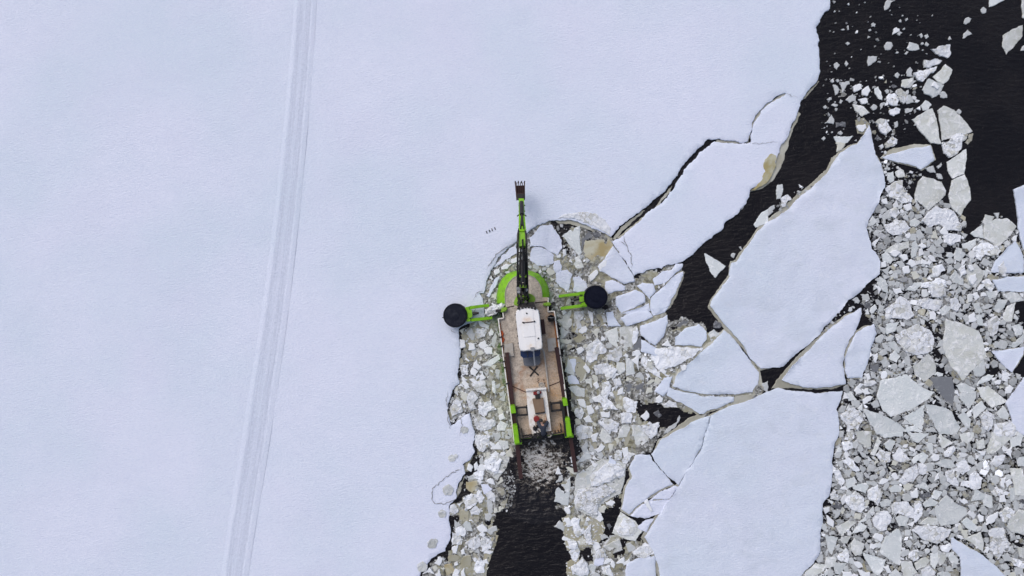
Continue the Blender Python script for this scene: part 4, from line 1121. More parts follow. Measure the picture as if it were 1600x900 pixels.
for s, f, l in FLOES.values():
    mark(P(s))
mark(sheet_px)
vessel_px = P('774,498 778,471 778,450 790,428 818,420 842,428 858,450 858,464 868,486 896,686 803,696')
for c in chunks:
    if c[1] == 0 and c[0] not in 'BTt': mark(c[2])
# plates between the traced ones
for s, cnt, (smin, smax), kinds in FILL:
    reg = P(s); r = random.Random(cnt+int(reg[0][1])); xs = [q[0] for q in reg]; ys = [q[1] for q in reg]
    for sz in sorted([smin+(smax-smin)*r.random()**1.6 for _ in range(cnt)], reverse=True):
        for _try in range(14):
            cx, cy = r.uniform(min(xs), max(xs)), r.uniform(min(ys), max(ys))
            if not (0 <= cy < 905 and 0 <= cx < 1600) or occ[int(cy), int(cx)] or holemap[int(cy), int(cx)]: continue
            if not inside(reg, [cx], [cy])[0] or inside(vessel_px, [cx], [cy])[0]: continue
            n = r.choice([3, 4, 4, 5, 5, 6]); a0 = r.uniform(0, 6.28); el = r.uniform(.45, 1); ca, sa = math.cos(a0), math.sin(a0); pts = []
            for i in range(n):
                a = (i+r.uniform(-.32, .32))*6.2832/n; rr = sz*.6*r.uniform(.6, 1.3)
                x, y = rr*math.cos(a), rr*el*math.sin(a); pts.append((cx+x*ca-y*sa, cy+x*sa+y*ca))
            sx = [q[0] for q in pts]; sy = [q[1] for q in pts]
            x0, x1, y0, y1 = max(0, int(min(sx))), min(1639, int(max(sx))+1), max(0, int(min(sy))), min(919, int(max(sy))+1)
            Y, X = np.mgrid[y0:y1, x0:x1]; mm = inside(pts, X+.5, Y+.5)
            if not mm.sum() or occ[y0:y1, x0:x1][mm].mean() > .07 or holemap[y0:y1, x0:x1][mm].mean() > .2 or any(inside(vessel_px, sx, sy)): continue
            mark(pts); chunks.append([r.choice(kinds), 0, pts, abs(area(pts))]); break
order = sorted(range(len(chunks)), key=lambda i: -chunks[i][3])
single = set(order[:299])

LM = [((710, 493), 'the left drum float'), ((931, 464), 'the right drum float'), ((1360, 200), 'the leaf floe\'s tip'),
      ((1345, 550), 'the crescent-shaped floe'), ((1472, 200), 'the split pale plates'), ((1497, 285), 'the hourglass-shaped plate'),
      ((1507, 545), 'the big oval plate'), ((1535, 875), 'the white wedge floe'), ((905, 370), 'the brown-stained plate'),
      ((830, 850), 'the open wake water'), ((760, 650), 'the dredger\'s port stern'), ((930, 640), 'the dredger\'s starboard stern'),
      ((1565, 415), 'the sharp-topped edge floe'), ((1590, 630), 'the bulging edge floe'), ((1415, 620), 'the broad pointed slab'), ((1100, 420), 'the channel mouth'),
      ((1398, 850), 'the tall kite-shaped slab'), ((1485, 800), 'the large five-sided slab'), ((1030, 650), 'the dark inner pool'), ((1320, 860), 'the bottom floe\'s edge'),
      ((1285, 620), 'the long triangular floe'), ((1560, 740), 'the frosted edge plate'), ((1400, 420), 'the leaf floe\'s flank')]
TONE = {'w': 'snow-crusted', 'g': 'pale grey', 'b': 'milky beige', 't': 'silty brown', 'y': 'yellow-stained', 'd': 'dark grey', 'B': 'milky patched', 'T': 'silty patched', 's': 'snow-white'}
ORD = ['topmost', 'second', 'third', 'fourth', 'fifth', 'sixth', 'seventh', 'eighth', 'ninth', 'tenth', 'eleventh', 'twelfth', 'thirteenth', 'fourteenth']
def describe(c):
    k, lev, pp, ar = c
    cx, cy = centroid(pp)
    cx = min(max(cx, 0), 1600); cy = min(max(cy, 0), 900)
    lm = min(LM, key=lambda q: math.hypot(q[0][0]-cx, q[0][1]-cy))
    dx, dy = cx-lm[0][0], cy-lm[0][1]
    if abs(dx) > 2*abs(dy): d = 'right of' if dx > 0 else 'left of'
    elif abs(dy) > 2*abs(dx): d = 'below' if dy > 0 else 'above'
    else: d = ('lower ' if dy > 0 else 'upper ')+('right of' if dx > 0 else 'left of')
    per = sum(math.hypot(pp[i][0]-pp[i-1][0], pp[i][1]-pp[i-1][1]) for i in range(len(pp)))
    rnd = 4*math.pi*ar/per**2
    n = len(pp)
    shape = 'long sliver' if rnd < .45 else ('triangle' if n == 3 else 'four-sided piece' if n == 4 else 'five-sided piece' if n == 5 else 'rounded piece' if rnd > .78 else 'piece')
    size = 'tiny' if ar < 70 else 'small' if ar < 220 else 'medium' if ar < 900 else 'large'
    if lev == 1: place = ' on other ice'
    elif lev == -1: place = ' half sunk'
    else: place = ''
    return f"{size} {TONE[k]} ice {shape}{place} {d} {lm[1]}", cy
desc = {i: describe(chunks[i]) for i in single}
by = {}
for i, (t, cy) in desc.items(): by.setdefault(t, []).append((cy, i))
LABEL = {}
for t, l in by.items():
    l.sort()
    for j, (cy, i) in enumerate(l):
        if len(l) == 1: LABEL[i] = t; continue
        if len(l) == 2: pre = ('upper one: ', 'lower one: ')[j]
        else: pre = ORD[j]+(' down: ' if j else ': ')
        LABEL[i] = pre+t
import re
nw = lambda t: len(re.findall(r"[A-Za-z0-9']+", t))
for i in list(LABEL):
    t = LABEL[i]
    for wd in ('tiny ', 'small ', 'medium ', 'large ', 'ice ', 'the '):
        if nw(t) > 16 and t.replace(wd, '', 1) not in LABEL.values(): t = t.replace(wd, '', 1); LABEL[i] = t
loose = []     # the rest goes into one mass of loose pieces
for i, (k, lev, pp, ar) in enumerate(chunks):
    r = random.Random(1000+i)
    tl = (r.uniform(-.035, .035), r.uniform(-.035, .035)) if ar < 1500 else (r.uniform(-.01, .01), r.uniform(-.01, .01))
    z1 = {'w': .11, 'g': .055, 'b': .05, 't': .035, 'y': .04, 'd': .025, 'B': .04, 'T': .035, 's': .11}[k]+r.uniform(0, .035)
    mk = {'B': 'b', 'T': 't', 's': 'snow'}.get(k, k)
    if lev == 1: z1 += .075
    if lev == -1: z1 = .03
    if i not in single: loose.append((mk, pp, z1)); continue
    kw = dict(amp=.05, step=.10, bev=.03)
    if k == 'w': kw = dict(amp=.09, step=.09, bev=.03, space=.22, lump=.05, lfreq=1.6, facet=.05)
    if k == 'w' and ar < 900: kw = dict(amp=.20, step=.07, bev=.025, space=.16, lump=.05, lfreq=2, facet=.04)
    if k == 's': kw = dict(amp=.09, step=.07, bev=.025, space=.2, lump=.04, lfreq=1.5)
    if k in 'bg' and ar > 500: kw = dict(amp=.05, step=.09, bev=.03, space=.3, lump=.03, lfreq=1.5)
    o = plate('ice_chunk', W(pp, z1), -.22 if lev < 1 else .04, z1, M[mk], r, tilt=tl, **kw)
    tag(o, LABEL[i], 'ice chunk', 'pieces of broken ice afloat')

# ------------------------------------------------------------- loose fragments: one mass
PAL = [(.76, .79, .84), (.48, .505, .525), (.27, .28, .29), (.33, .32, .26), (.10, .105, .12)]
VS = []; FC = []; CL = []
def shard(pts, z1, th, tx, ty, col, top=None):
    if area(pts) < 0: pts = pts[::-1]
    cx, cy = centroid(pts); n = len(pts); b0 = len(VS)
    ins = [(cx+(x-cx)*.84, cy+(y-cy)*.84) for x, y in pts]
    for (x, y) in ins: VS.append((x, y, z1+(x-cx)*tx+(y-cy)*ty))
    for (x, y) in pts: VS.append((x, y, z1-.02+(x-cx)*tx+(y-cy)*ty))
    for (x, y) in pts: VS.append((x, y, z1-th+(x-cx)*tx+(y-cy)*ty))
    FC.append(tuple(range(b0, b0+n))); CL.append(col)
    for i in range(n):
        j = (i+1) % n
        FC.append((b0+i, b0+n+i, b0+n+j, b0+j)); FC.append((b0+n+i, b0+2*n+i, b0+2*n+j, b0+n+j))
        CL.extend([col, col])
for i, (k, lev, pp, ar) in enumerate(chunks):      # crushed bits lying on the crusted pieces
    if k not in 'wBT' or ar < 150: continue
    r = random.Random(i+5000)
    if r.random() < .3: continue
    xs = [q[0] for q in pp]; ys = [q[1] for q in pp]
    for _ in range(int(ar/r.choice([16, 26, 45]))):
        cx, cy = r.uniform(min(xs), max(xs)), r.uniform(min(ys), max(ys))
        if not inside(pp, [cx], [cy])[0]: continue
        sz = 1.2+3.6*r.random()**2; n = r.choice([3, 4, 4, 5]); a0 = r.uniform(0, 6.28)
        pts = [(cx+sz*.6*r.uniform(.7, 1.2)*math.cos(a0+j*6.2832/n), cy+sz*.5*r.uniform(.7, 1.2)*math.sin(a0+j*6.2832/n)) for j in range(n)]
        v = r.uniform(.8, 1.08); q = r.random()
        shard(W(pts, .15), (.075 if k in 'BT' else .155)+r.uniform(0, .03)+.1*(lev == 1), .09, r.uniform(-.3, .3), r.uniform(-.3, .3),
              tuple(c*v for c in (PAL[0] if q < .72 else PAL[1] if q < .85 else (.42, .41, .35))))
for mk, pp, z1 in loose:
    shard(jag(W(pp, z1), .16, random.Random(int(pp[0][0]*7)), .07), z1, .2, 0, 0, {'w': PAL[0], 's': PAL[0], 'g': PAL[1], 'b': (.58, .59, .54), 't': PAL[3], 'y': PAL[3], 'd': PAL[4], 'snow': PAL[0]}[mk])
for s, cnt, (smin, smax), wt in SCATTER:
    reg = P(s); r = random.Random(int(reg[0][0])+cnt)
    xs = [q[0] for q in reg]; ys = [q[1] for q in reg]
    cum = np.cumsum(wt)
    sizes = sorted([smin+(smax-smin)*r.random()**(4.6 if smax > 14 else 3.2) for _ in range(cnt)], reverse=True)
    for sz in sizes:
        for _try in range(4):
            cx, cy = r.uniform(min(xs), max(xs)), r.uniform(min(ys), max(ys))
            if not (0 <= cy < 915 and 0 <= cx < 1635): continue
            if occ[int(cy), int(cx)]: continue
            if r.random() < .8 and holemap[int(cy), int(cx)]: continue
            if not inside(reg, [cx], [cy])[0] or inside(vessel_px, [cx], [cy])[0]: continue
            dens = noise.noise(Vector((cx*.028, cy*.028, 7)))
            if dens < -.38 and r.random() < .6: continue
            n = r.choice([3, 4, 4, 5, 5, 6]); a0 = r.uniform(0, 6.28); el = r.uniform(.55, 1)
            ca, sa = math.cos(a0), math.sin(a0); pts = []
            for i in range(n):
                a = (i+r.uniform(-.28, .28))*6.2832/n; rr = sz*.62*r.uniform(.8, 1.15)
                x, y = rr*math.cos(a), rr*el*math.sin(a); pts.append((cx+x*ca-y*sa, cy+x*sa+y*ca))
            if sz > 5:
                sx = [q[0] for q in pts]; sy = [q[1] for q in pts]
                x0, x1, y0, y1 = max(0, int(min(sx))), min(1639, int(max(sx))+1), max(0, int(min(sy))), min(919, int(max(sy))+1)
                if x1 > x0 and y1 > y0:
                    Y, X = np.mgrid[y0:y1, x0:x1]; mm = inside(pts, X+.5, Y+.5)
                    if mm.sum() and occ[y0:y1, x0:x1][mm].mean() > .12: continue
            mark(pts)
            q = r.random()*cum[-1]; ti = int(np.searchsorted(cum, q))
            if sz > 8 and ti in (2, 4): ti = 1
            if sz < 5 and ti == 0 and r.random() < .5: ti = 1
            if sz < 4 and r.random() < .45: ti = 2 if r.random() < .7 else 4
            v = r.uniform(.72, 1.12)*(1+.75*noise.noise(Vector((cx*.03, cy*.03, 21)))+.25*noise.noise(Vector((cx*.11, cy*.11, 5))))
            if sz < 5 and smax > 14: v *= .70
            col = tuple(c*v for c in PAL[min(ti, 4)])
            z1 = (.05, .04, .03, .025, .015)[min(ti, 4)]+r.uniform(.0, .05)+.02*dens
            t = .10 if ti else .22
            shard(W(pts, z1), z1+.02, .12, r.uniform(-t, t), r.uniform(-t, t), col)
            break
me = bpy.data.meshes.new('brash_ice'); me.from_pydata(VS, [], FC)
ca_ = me.attributes.new('Col', 'FLOAT_COLOR', 'FACE')
arr = np.ones((len(CL), 4), np.float32); arr[:, :3] = np.array(CL); ca_.data.foreach_set('color', arr.ravel())
tag(link('brash_ice', me, M['frag']), 'loose crushed ice fragments filling the gaps between larger pieces', 'brash ice', kind='stuff')
# ------------------------------------------------------------- the dredging vessel
M['lime'] = flat('lime_paint', (.20, .47, .010), .4, dirt=(.10, .17, .03), scale=3.5, amt=.9)
M['lime_old'] = flat('weathered_lime_paint', (.22, .42, .03), .5, dirt=(.20, .22, .07), scale=4, amt=.8)
M['lime_wet'] = flat('wet_lime_paint', (.20, .47, .012), .2, dirt=(.13, .27, .04), scale=1.3, amt=.8)
M['black'] = flat('black_steel', (.018, .018, .02), .5, dirt=(.07, .05, .04), scale=5, amt=.6)
M['rubber'] = flat('dark_float_shell', (.012, .014, .024), .8, dirt=(.04, .043, .054), scale=3.2, amt=.8, spec=.12)
M['navy'] = flat('blue_black_float_shell', (.003, .0045, .014), .7, dirt=(.012, .014, .028), scale=3.2, amt=.8, spec=.12)
M['brown'] = flat('rusty_brown_steel', (.040, .017, .018), .6, dirt=(.08, .04, .03), scale=4, amt=.6)
M['white'] = flat('white_paint', (.76, .75, .73), .45, dirt=(.42, .29, .19), scale=3.0, amt=.85)
M['glass'] = flat('dark_blue_glass', (.008, .022, .075), .15, dirt=(.02, .04, .10), amt=.3, spec=.6)
M['bluegrey'] = flat('blue_grey_panel', (.13, .14, .165), .6, dirt=(.08, .09, .11), scale=9, amt=.8)
M['plate'] = flat('galvanised_plate', (.42, .40, .37), .45, dirt=(.30, .24, .17), scale=3, amt=.8)
M['hatchbrown'] = flat('brown_mat', (.20, .135, .09), .7, dirt=(.28, .20, .14), scale=2)
M['red'] = flat('red_paint', (.20, .018, .018), .5, dirt=(.10, .02, .02), scale=8)
M['steel'] = flat('grey_steel', (.30, .31, .33), .35, metal=.3)
M['orange'] = flat('orange_rope', (.50, .10, .03), .7)
def make_deck():
    m, nt, b = new_mat('worn_deck', .65, .25)
    v = coords(nt)
    f1 = noise_n(nt, v, .55, 5, .6, .3); f2 = noise_n(nt, v, 3.2, 8, .72); f3 = noise_n(nt, v, 9, 6, .7)
    sx = N(nt, 'SeparateXYZ'); L(nt, v, sx.inputs[0])
    # rust grows towards the starboard quarter
    side = ramp_f(nt, mathn(nt, 'ADD', sx.outputs[0], mathn(nt, 'MULTIPLY', sx.outputs[1], -.22)), 1.6, 4.4, .95)
    c = mixc(nt, ramp_f(nt, f2, .38, .62, 1), (.36, .32, .275), (.58, .515, .44))
    k = mathn(nt, 'MULTIPLY', side, ramp_f(nt, f1, .30, .62, 1))
    c = mixc(nt, k, c, (.52, .315, .16))
    c = mixc(nt, mathn(nt, 'MULTIPLY', ramp_f(nt, f1, .62, .72, .7), 1), c, (.34, .15, .06))
    c = mixc(nt, ramp_f(nt, f3, .50, .62, .6), c, (.20, .16, .135))
    c = mixc(nt, ramp_f(nt, noise_n(nt, v, 6, 7, .75), .54, .66, .6), c, (.62, .57, .53))
    L(nt, c, b.inputs['Base Color'])
    bump(nt, f3, b, .4, .02); return m
M['deck'] = make_deck()

VO = at(835, 560, 0)
vessel = bpy.data.objects.new('dredging_vessel', None); COL.objects.link(vessel); vessel.location = VO
tag(vessel, 'lime green and rusty dredging vessel with an excavator arm breaking through the ice', 'dredging vessel')
def mesh_obj(name, vs, fc, mat, parent=vessel, smooth=False, bevel=0.0):
    o = Vector((0, 0, 0)); p = parent
    while p is not None: o += p.location; p = p.parent
    bm = bmesh.new()
    bv = [bm.verts.new(Vector(v)-o) for v in vs]
    for f in fc:
        try: bm.faces.new([bv[i] for i in f])
        except ValueError: pass
    bmesh.ops.recalc_face_normals(bm, faces=bm.faces)
    if bevel: bmesh.ops.bevel(bm, geom=[e for e in bm.edges if not e.is_boundary and e.calc_face_angle(0) > .5], offset=bevel, segments=2, affect='EDGES', clamp_overlap=True)
    me = bpy.data.meshes.new(name); bm.to_mesh(me); bm.free()
    if smooth: me.polygons.foreach_set('use_smooth', [True]*len(me.polygons))
    return link(name, me, mat, parent)
class G:
    """collects shapes for one part; positions in photo units plus a height"""
    def __init__(s): s.v = []; s.f = []
    def prism(s, pp, z0, z1, zt=None):
        """upright prism under an outline seen at height z1"""
        q = [at(x, y, z1) for x, y in pp]; n = len(q); b = len(s.v)
        s.v += [Vector((a.x, a.y, z0)) for a in q]+[Vector((a.x, a.y, z1 if zt is None else zt[i])) for i, a in enumerate(q)]
        s.f += [tuple(range(b, b+n))[::-1], tuple(range(b+n, b+2*n))]
        s.f += [(b+i, b+(i+1) % n, b+n+(i+1) % n, b+n+i) for i in range(n)]; return s
    def bar(s, a, b_, w_, h=None, w2=None, h2=None):
        """box beam between two world points"""
        a = Vector(a); b_ = Vector(b_); h = h or w_; w2 = w2 or w_; h2 = h2 or h
        d = (b_-a).normalized(); side = d.cross(Vector((0, 0, 1)))
        side = side.normalized() if side.length > .05 else Vector((1, 0, 0)); up = side.cross(d).normalized()
        b = len(s.v)
        for c, ww, hh in ((a, w_, h), (b_, w2, h2)):
            for i, j in ((-1, -1), (1, -1), (1, 1), (-1, 1)): s.v.append(c+side*i*ww/2+up*j*hh/2)
        s.f += [(b, b+1, b+2, b+3), (b+4, b+5, b+6, b+7)]+[(b+i, b+(i+1) % 4, b+4+(i+1) % 4, b+4+i) for i in range(4)]; return s
    def tube(s, pts, r, seg=8):
        pts = [Vector(p) for p in pts]; b = len(s.v); n = len(pts)
        for k, p in enumerate(pts):
            d = (pts[min(k+1, n-1)]-pts[max(k-1, 0)]).normalized()
            u = d.cross(Vector((0, 0, 1)));
            u = u.normalized() if u.length > .05 else Vector((1, 0, 0)); v = u.cross(d)
            rr = r[k] if isinstance(r, (list, tuple)) else r
            for i in range(seg):
                a = i*6.28318/seg; s.v.append(p+u*math.cos(a)*rr+v*math.sin(a)*rr)
        for k in range(n-1):
            for i in range(seg):
                j = (i+1) % seg; s.f.append((b+k*seg+i, b+k*seg+j, b+(k+1)*seg+j, b+(k+1)*seg+i))
        s.f.append(tuple(range(b, b+seg))[::-1]); s.f.append(tuple(range(b+(n-1)*seg, b+n*seg))); return s
    def lathe(s, c, prof, seg=32, axis=None):
        """prof: (radius, height) pairs about an upright axis"""
        c = Vector(c); b = len(s.v); n = len(prof)
        for r, z in prof:
            for i in range(seg):
                a = i*6.28318/seg; s.v.append(c+Vector((r*math.cos(a), r*math.sin(a), z)))
        for k in range(n-1):
            for i in range(seg):
                j = (i+1) % seg; s.f.append((b+k*seg+i, b+k*seg+j, b+(k+1)*seg+j, b+(k+1)*seg+i))
        s.f.append(tuple(range(b, b+seg))[::-1]); s.f.append(tuple(range(b+(n-1)*seg, b+n*seg))); return s
    def make(s, name, mat, parent=vessel, **k): return mesh_obj(name, s.v, s.f, M[mat], parent, **k)

DZ = 1.0
# hull and deck
deck_px = P('778.5,498 786,497 785,489 790,484 789.5,471 789.3,458 791,450 795,441.5 802,434 810,430 818,428.7 827,430 835,434 841.5,441 845.5,449.5 846.8,458.7 847,464 856,464 857,487 866,486 872,525 880,580 886,622 892,676 836,684 812,686 804.5,690 797,645 789,580')
lower = P('780,498 786,497 785,489 789,482 789.5,471 789.3,458 791,450 795,441.5 802,434 810,430 818,428.7 827,430 835,434 841.5,441 845.5,449.5 846.8,458.7 847,464 855,466 856,487 865,487 871,525 879,580 885,622 890,674 836,681 812,683 806,686 798,645 790,580')
hull = G().prism(deck_px, -.6, DZ-.03).make('hull', 'lime_old')
G().prism([((x-835)*.992+835, (y-560)*.994+560) for x, y in deck_px], DZ-.02, DZ).make('deck', 'deck')
# bow bulwark: the flared green nose sinking under the water
bow = G(); ins = P('789.5,474 789.3,458 791,450 795,441.5 802,434 810,430 818,428.7 827,430 835,434 841.5,441 845.5,449.5 846.8,458.7 847,464')
outs = P('777.5,474 777.5,458 780,446 785,436 793,428.5 804,424.5 817,422.5 831,424.5 842,429 850,437 855,446 857.5,455 858,464')
b = 0
for (x, y), (x2, y2) in zip(ins, outs):
    a = at(x, y, DZ+.02); c = at(x2, y2, .35); e = at(x2+(x2-818)*.06, y2+(y2-460)*.06, -.3)
    bow.v += [Vector((a.x, a.y, DZ+.02)), (a+c)/2+Vector((0, 0, .06)), c, e, Vector((a.x, a.y, -.3))]
for i in range(len(ins)-1):
    for j in range(5): bow.f.append((i*5+j, (i+1)*5+j, (i+1)*5+(j+1) % 5, i*5+(j+1) % 5))
bow.f += [(0, 1, 2, 3, 4), tuple((len(ins)-1)*5+j for j in range(5))]
bow.make('bow_flare', 'lime')
rim = G(); pr = [at(x, y, DZ) for x, y in ins]
rim.tube([p+Vector((0, 0, .03)) for p in pr], .022); rim.make('bow_coaming', 'plate')
for nm, a, c in (('gunwale', (778.6, 498), (803.5, 688)), ('gunwale', (866, 486), (892, 680))):
    A = at(*a, DZ+.12); B = at(*c, DZ+.12); G().bar(A, B, .075, .26).make(nm, 'white')
g = G().bar(at(778.6, 498, 1.1), at(787, 497, 1.1), .07, .2).bar(at(787, 497, 1.1), at(785.5, 488, 1.1), .07, .2); g.make('corner_kerb', 'white')
g = G().bar(at(856.5, 465, 1.1), at(856, 487, 1.1), .07, .2).bar(at(856, 487, 1.1), at(866, 486, 1.1), .07, .2); g.make('corner_kerb', 'white')
M['rust'] = flat('orange_rust', (.34, .13, .04), .8, dirt=(.12, .05, .03), scale=5)
G().bar(at(780.8, 505, 1.04), at(803, 676, 1.04), .09, .06).make('rust_strip', 'rust'); G().bar(at(864.5, 492, 1.04), at(889, 672, 1.04), .08, .06).make('rust_strip', 'rust')
# deck seams and coamings
for a, c in (((795, 601), (822, 613)), ((858, 603), (876, 596)), ((789, 481), (803, 478)), ((836, 473), (856, 471))):
    G().bar(at(*a, DZ+.015), at(*c, DZ+.015), .05, .03).make('deck_seam', 'brown')
# wheelhouse
cab = P('805.8,494 806.5,487 810.5,481.5 816,479.8 831,479.6 836.5,480.5 841.5,485 843,491 847.8,540 846.8,545 843,546.5 818,549 813.5,548 811.3,543')
CZ = 3.1
cabin = G().prism([((x-827)*.93+827, (y-514)*.95+514) for x, y in cab], DZ-.01, CZ-.35).make('wheelhouse', 'glass')
def scale_px(pp, c, kx, ky): return [((x-c[0])*kx+c[0], (y-c[1])*ky+c[1]) for x, y in pp]
rg = G(); n = len(cab); rings = [(1.0, CZ-.36), (1.0, CZ-.14), (.955, CZ-.02), (.93, CZ)]
for k, z in rings: rg.v += [at(x, y, z) for x, y in scale_px(cab, (827, 514), k, 1-(1-k)*.6)]
for r_ in range(3):
    for i in range(n): rg.f.append((r_*n+i, r_*n+(i+1) % n, (r_+1)*n+(i+1) % n, (r_+1)*n+i))
rg.f += [tuple(range(n)), tuple(range(3*n, 4*n))]
def make_roofmat():
    m, nt, b = new_mat('roof_paint', .4, .35); v = coords(nt)
    c = mixc(nt, ramp_f(nt, noise_n(nt, v, 1.2, 5, .6), .52, .72, .55), (.82, .82, .83), (.66, .60, .52))
    for (cx, cy, rx, ry, col) in ((824, 499, 10, 6, (.72, .50, .33)), (829, 539, 9, 8, (.72, .60, .48))):
        p = at(cx, cy, CZ)
        sx = N(nt, 'Mapping'); sx.inputs['Location'].default_value = (-p.x, -p.y, 0); sx.vector_type = 'POINT'
        g_ = N(nt, 'NewGeometry'); L(nt, g_.outputs['Position'], sx.inputs['Vector'])
        s2 = N(nt, 'VectorMath'); s2.operation = 'MULTIPLY'; s2.inputs[1].default_value = (24/rx, 24/ry, 0); L(nt, sx.outputs[0], s2.inputs[0])
        ln = N(nt, 'VectorMath'); ln.operation = 'LENGTH'; L(nt, s2.outputs[0], ln.inputs[0])
        f = mathn(nt, 'MULTIPLY', ramp_f(nt, ln.outputs['Value'], 1.0, .1, 1), ramp_f(nt, noise_n(nt, v, 3, 6, .7), .38, .65, .9))
        c = mixc(nt, f, c, col)
    L(nt, c, b.inputs['Base Color']); bump(nt, noise_n(nt, v, 10, 3), b, .15, .01); return m
M['roof'] = make_roofmat()
roof = rg.make('roof', 'roof')
G().prism(P('816.5,483 832,482.5 834,502 817.5,503.5'), CZ+.005, CZ+.035).make('roof_panel', 'roof', roof)
G().prism(P('817,505 833.5,503.5 837,525 818.5,527'), CZ+.005, CZ+.05).make('roof_panel', 'roof', roof)
G().prism(P('820,527.5 836,526 837.5,545.5 822,547'), CZ+.005, CZ+.03).make('roof_panel', 'roof', roof)
G().bar(at(816.5, 504.2, CZ+.06), at(833.5, 502.8, CZ+.06), .05, .05).make('hinge_bar', 'brown', roof)
g = G()
for x, y in ((823, 489.5), (835, 502), (817, 503.8), (841, 528.5), (818.5, 504.5)): g.lathe(at(x, y, CZ+.01), [(.05, 0), (.05, .07), (.02, .09)], 8)
g.make('roof_stud', 'black', roof)
g = G()
for i in range(6): g.lathe(at(811+i*5, 480.3-(i in (2, 3))*.9+(i in (0, 5))*1.5, CZ-.1), [(.06, 0), (.09, .05), (.09, .16)], 8)
for i in range(5):
    g.lathe(at(805.6+i*1.1, 492+i*11, CZ-.3), [(.05, 0), (.05, .12)], 8); g.lathe(at(843.5+i*1.0, 490+i*11, CZ-.3), [(.05, 0), (.05, .12)], 8)
g.make('work_lamp', 'black', roof)
G().prism(P('811,474 834,472 838,481 808,484'), DZ+.5, 2.6).make('windscreen_cowl', 'black')
# aft windows and platform
aw = G().prism(P('813,548 844,545 844.5,553 842.5,556 838.5,557 817.5,559.5 813.5,556'), 1.9, 2.5).make('aft_window', 'glass')
g = G()
for x in (823.5, 833): g.bar(at(x, 547.5, 2.53), at(x+1, 558, 2.53), .04, .04)
g.make('window_bar', 'black', aw)
G().prism(P('817,559.5 844,556.5 844.5,567 841,570.5 823,572 818.5,570'), DZ+.01, 1.35).make('engine_grating', 'bluegrey')
g = G().tube([at(833.5, 545, 3.1), at(834.5, 558, 2.9), at(836, 571, 2.7)], .045); g.prism(P('828.5,543 834.5,542.5 835.5,547 833,549 829.5,548.5'), 3.1, 3.3); g.make('folded_mast', 'steel')
# deck fittings
G().prism(P('843.4,499.2 850,499 852.8,521.5 846.5,522.5'), DZ+.01, 1.12).make('dark_grating', 'brown')
G().prism(P('787.6,537.5 801,536 803,556 788,557.6'), DZ+.01, 1.16).make('hatch_plate', 'plate')
G().prism(P('854.6,528.8 868,527.8 869.5,547.5 857,549.4'), DZ+.01, 1.16).make('hatch_plate', 'plate')
G().bar(at(827, 573.2, 1.02), at(842, 586.6, 1.02), .10, .02).bar(at(839.8, 572.5, 1.032), at(828.3, 588, 1.032), .10, .02).make('deck_cross', 'black')
G().tube([at(847.5, 545, 1.25), at(850, 551, 1.2), at(852, 565, 1.15), at(855, 590, 1.15), at(857.5, 612, 1.15)], .055).make('discharge_pipe', 'plate')
G().lathe(at(846, 601.8, DZ), [(.20, 0), (.20, .10), (.16, .10), (.16, .06), (.07, .06), (.07, .12)], 20).make('hatch_ring', 'plate')
g = G()
for i in range(9):
    p = at(839+(i*37 % 13), 592+(i*29 % 13), DZ); g.bar(p+Vector((0, 0, .04)), p+Vector((.14*math.cos(i*2), .14*math.sin(i*2), .05)), .03, .03)
g.make('lashing_hook', 'brown')
# spuds along the sides: long brown beams running out over the stern
sp1 = G().bar(at(791.9, 551, 1.28), at(814, 747, .75), .25, .25).make('spud', 'brown')
sp2 = G().bar(at(869.5, 543, 1.28), at(899.5, 737, .75), .25, .25).make('spud', 'brown')
for q in ('797,634.5 804.5,634 806.5,645.5 798.5,646.5', '878.5,623.5 885.5,622.5 888,634 880.5,634.8'): G().prism(P(q), DZ+.01, 1.75).make('spud_clamp', 'lime', bevel=.03)
for q, hd in (('801,665.2 808.2,664.3 812,692.5 804,694.5', '799.5,0'), ('882.8,653.6 890,652.6 894.3,681.5 886,683', '0')):
    c = G().prism(P(q), DZ-.1, 1.8).make('spud_carrier', 'lime', bevel=.03)
G().prism(P('808,690 815.5,690.5 815.5,694 805,695.5'), .9, 1.5).make('carrier_foot', 'lime'); G().prism(P('882.5,680 896,679.5 896,683.5 883,684'), .9, 1.5).make('carrier_foot', 'lime')
G().bar(at(808.5, 668.0, 1.55), at(813, 690, 1.5), .14, .3).make('carrier_cylinder', 'black'); G().bar(at(879.6, 640, 1.55), at(884.6, 681, 1.5), .16, .3).make('carrier_cylinder', 'black')
G().bar(at(806, 646, 1.4), at(810, 668, 1.4), .12, .2).make('guide_rail', 'black'); G().bar(at(876, 628, 1.4), at(880, 640, 1.4), .2, .25).make('guide_rail', 'black')
# engine casing aft
EZ = 1.75
cas = G().prism(P('822.2,609.6 853.2,607 857,636 861.5,673 834,677 827.5,668 824.5,640'), DZ+.01, EZ).make('engine_casing', 'white')
G().prism(P('825.5,613 850.8,611.2 854.5,640 857.5,668 836,671 829,650'), EZ+.003, EZ+.02).make('casing_top', 'white', cas)
G().prism(P('834,648 853.5,646 857,667 837,670'), EZ+.022, EZ+.03).make('casing_floor', 'deck', cas)
G().bar(at(821.8, 609.2, EZ+.1), at(853.6, 606.6, EZ+.1), .10, .2).make('casing_coaming', 'white', cas)
G().prism(P('831.5,623.5 849,622 851.6,643.5 836.5,645.8'), EZ+.03, EZ+.22).make('engine_lid', 'hatchbrown', bevel=.03)
G().bar(at(836.2, 645.8, EZ+.1), at(851.8, 643.9, EZ+.1), .09, .12).make('lid_edge', 'black')
g = G().prism(P('833.2,613 840,611.5 840.5,616.5 833.8,617.5'), EZ+.02, EZ+.3).prism(P('839.5,612 845.5,611.5 846,615 840.5,616.5'), EZ+.02, EZ+.2).make('red_pump', 'red', bevel=.02)
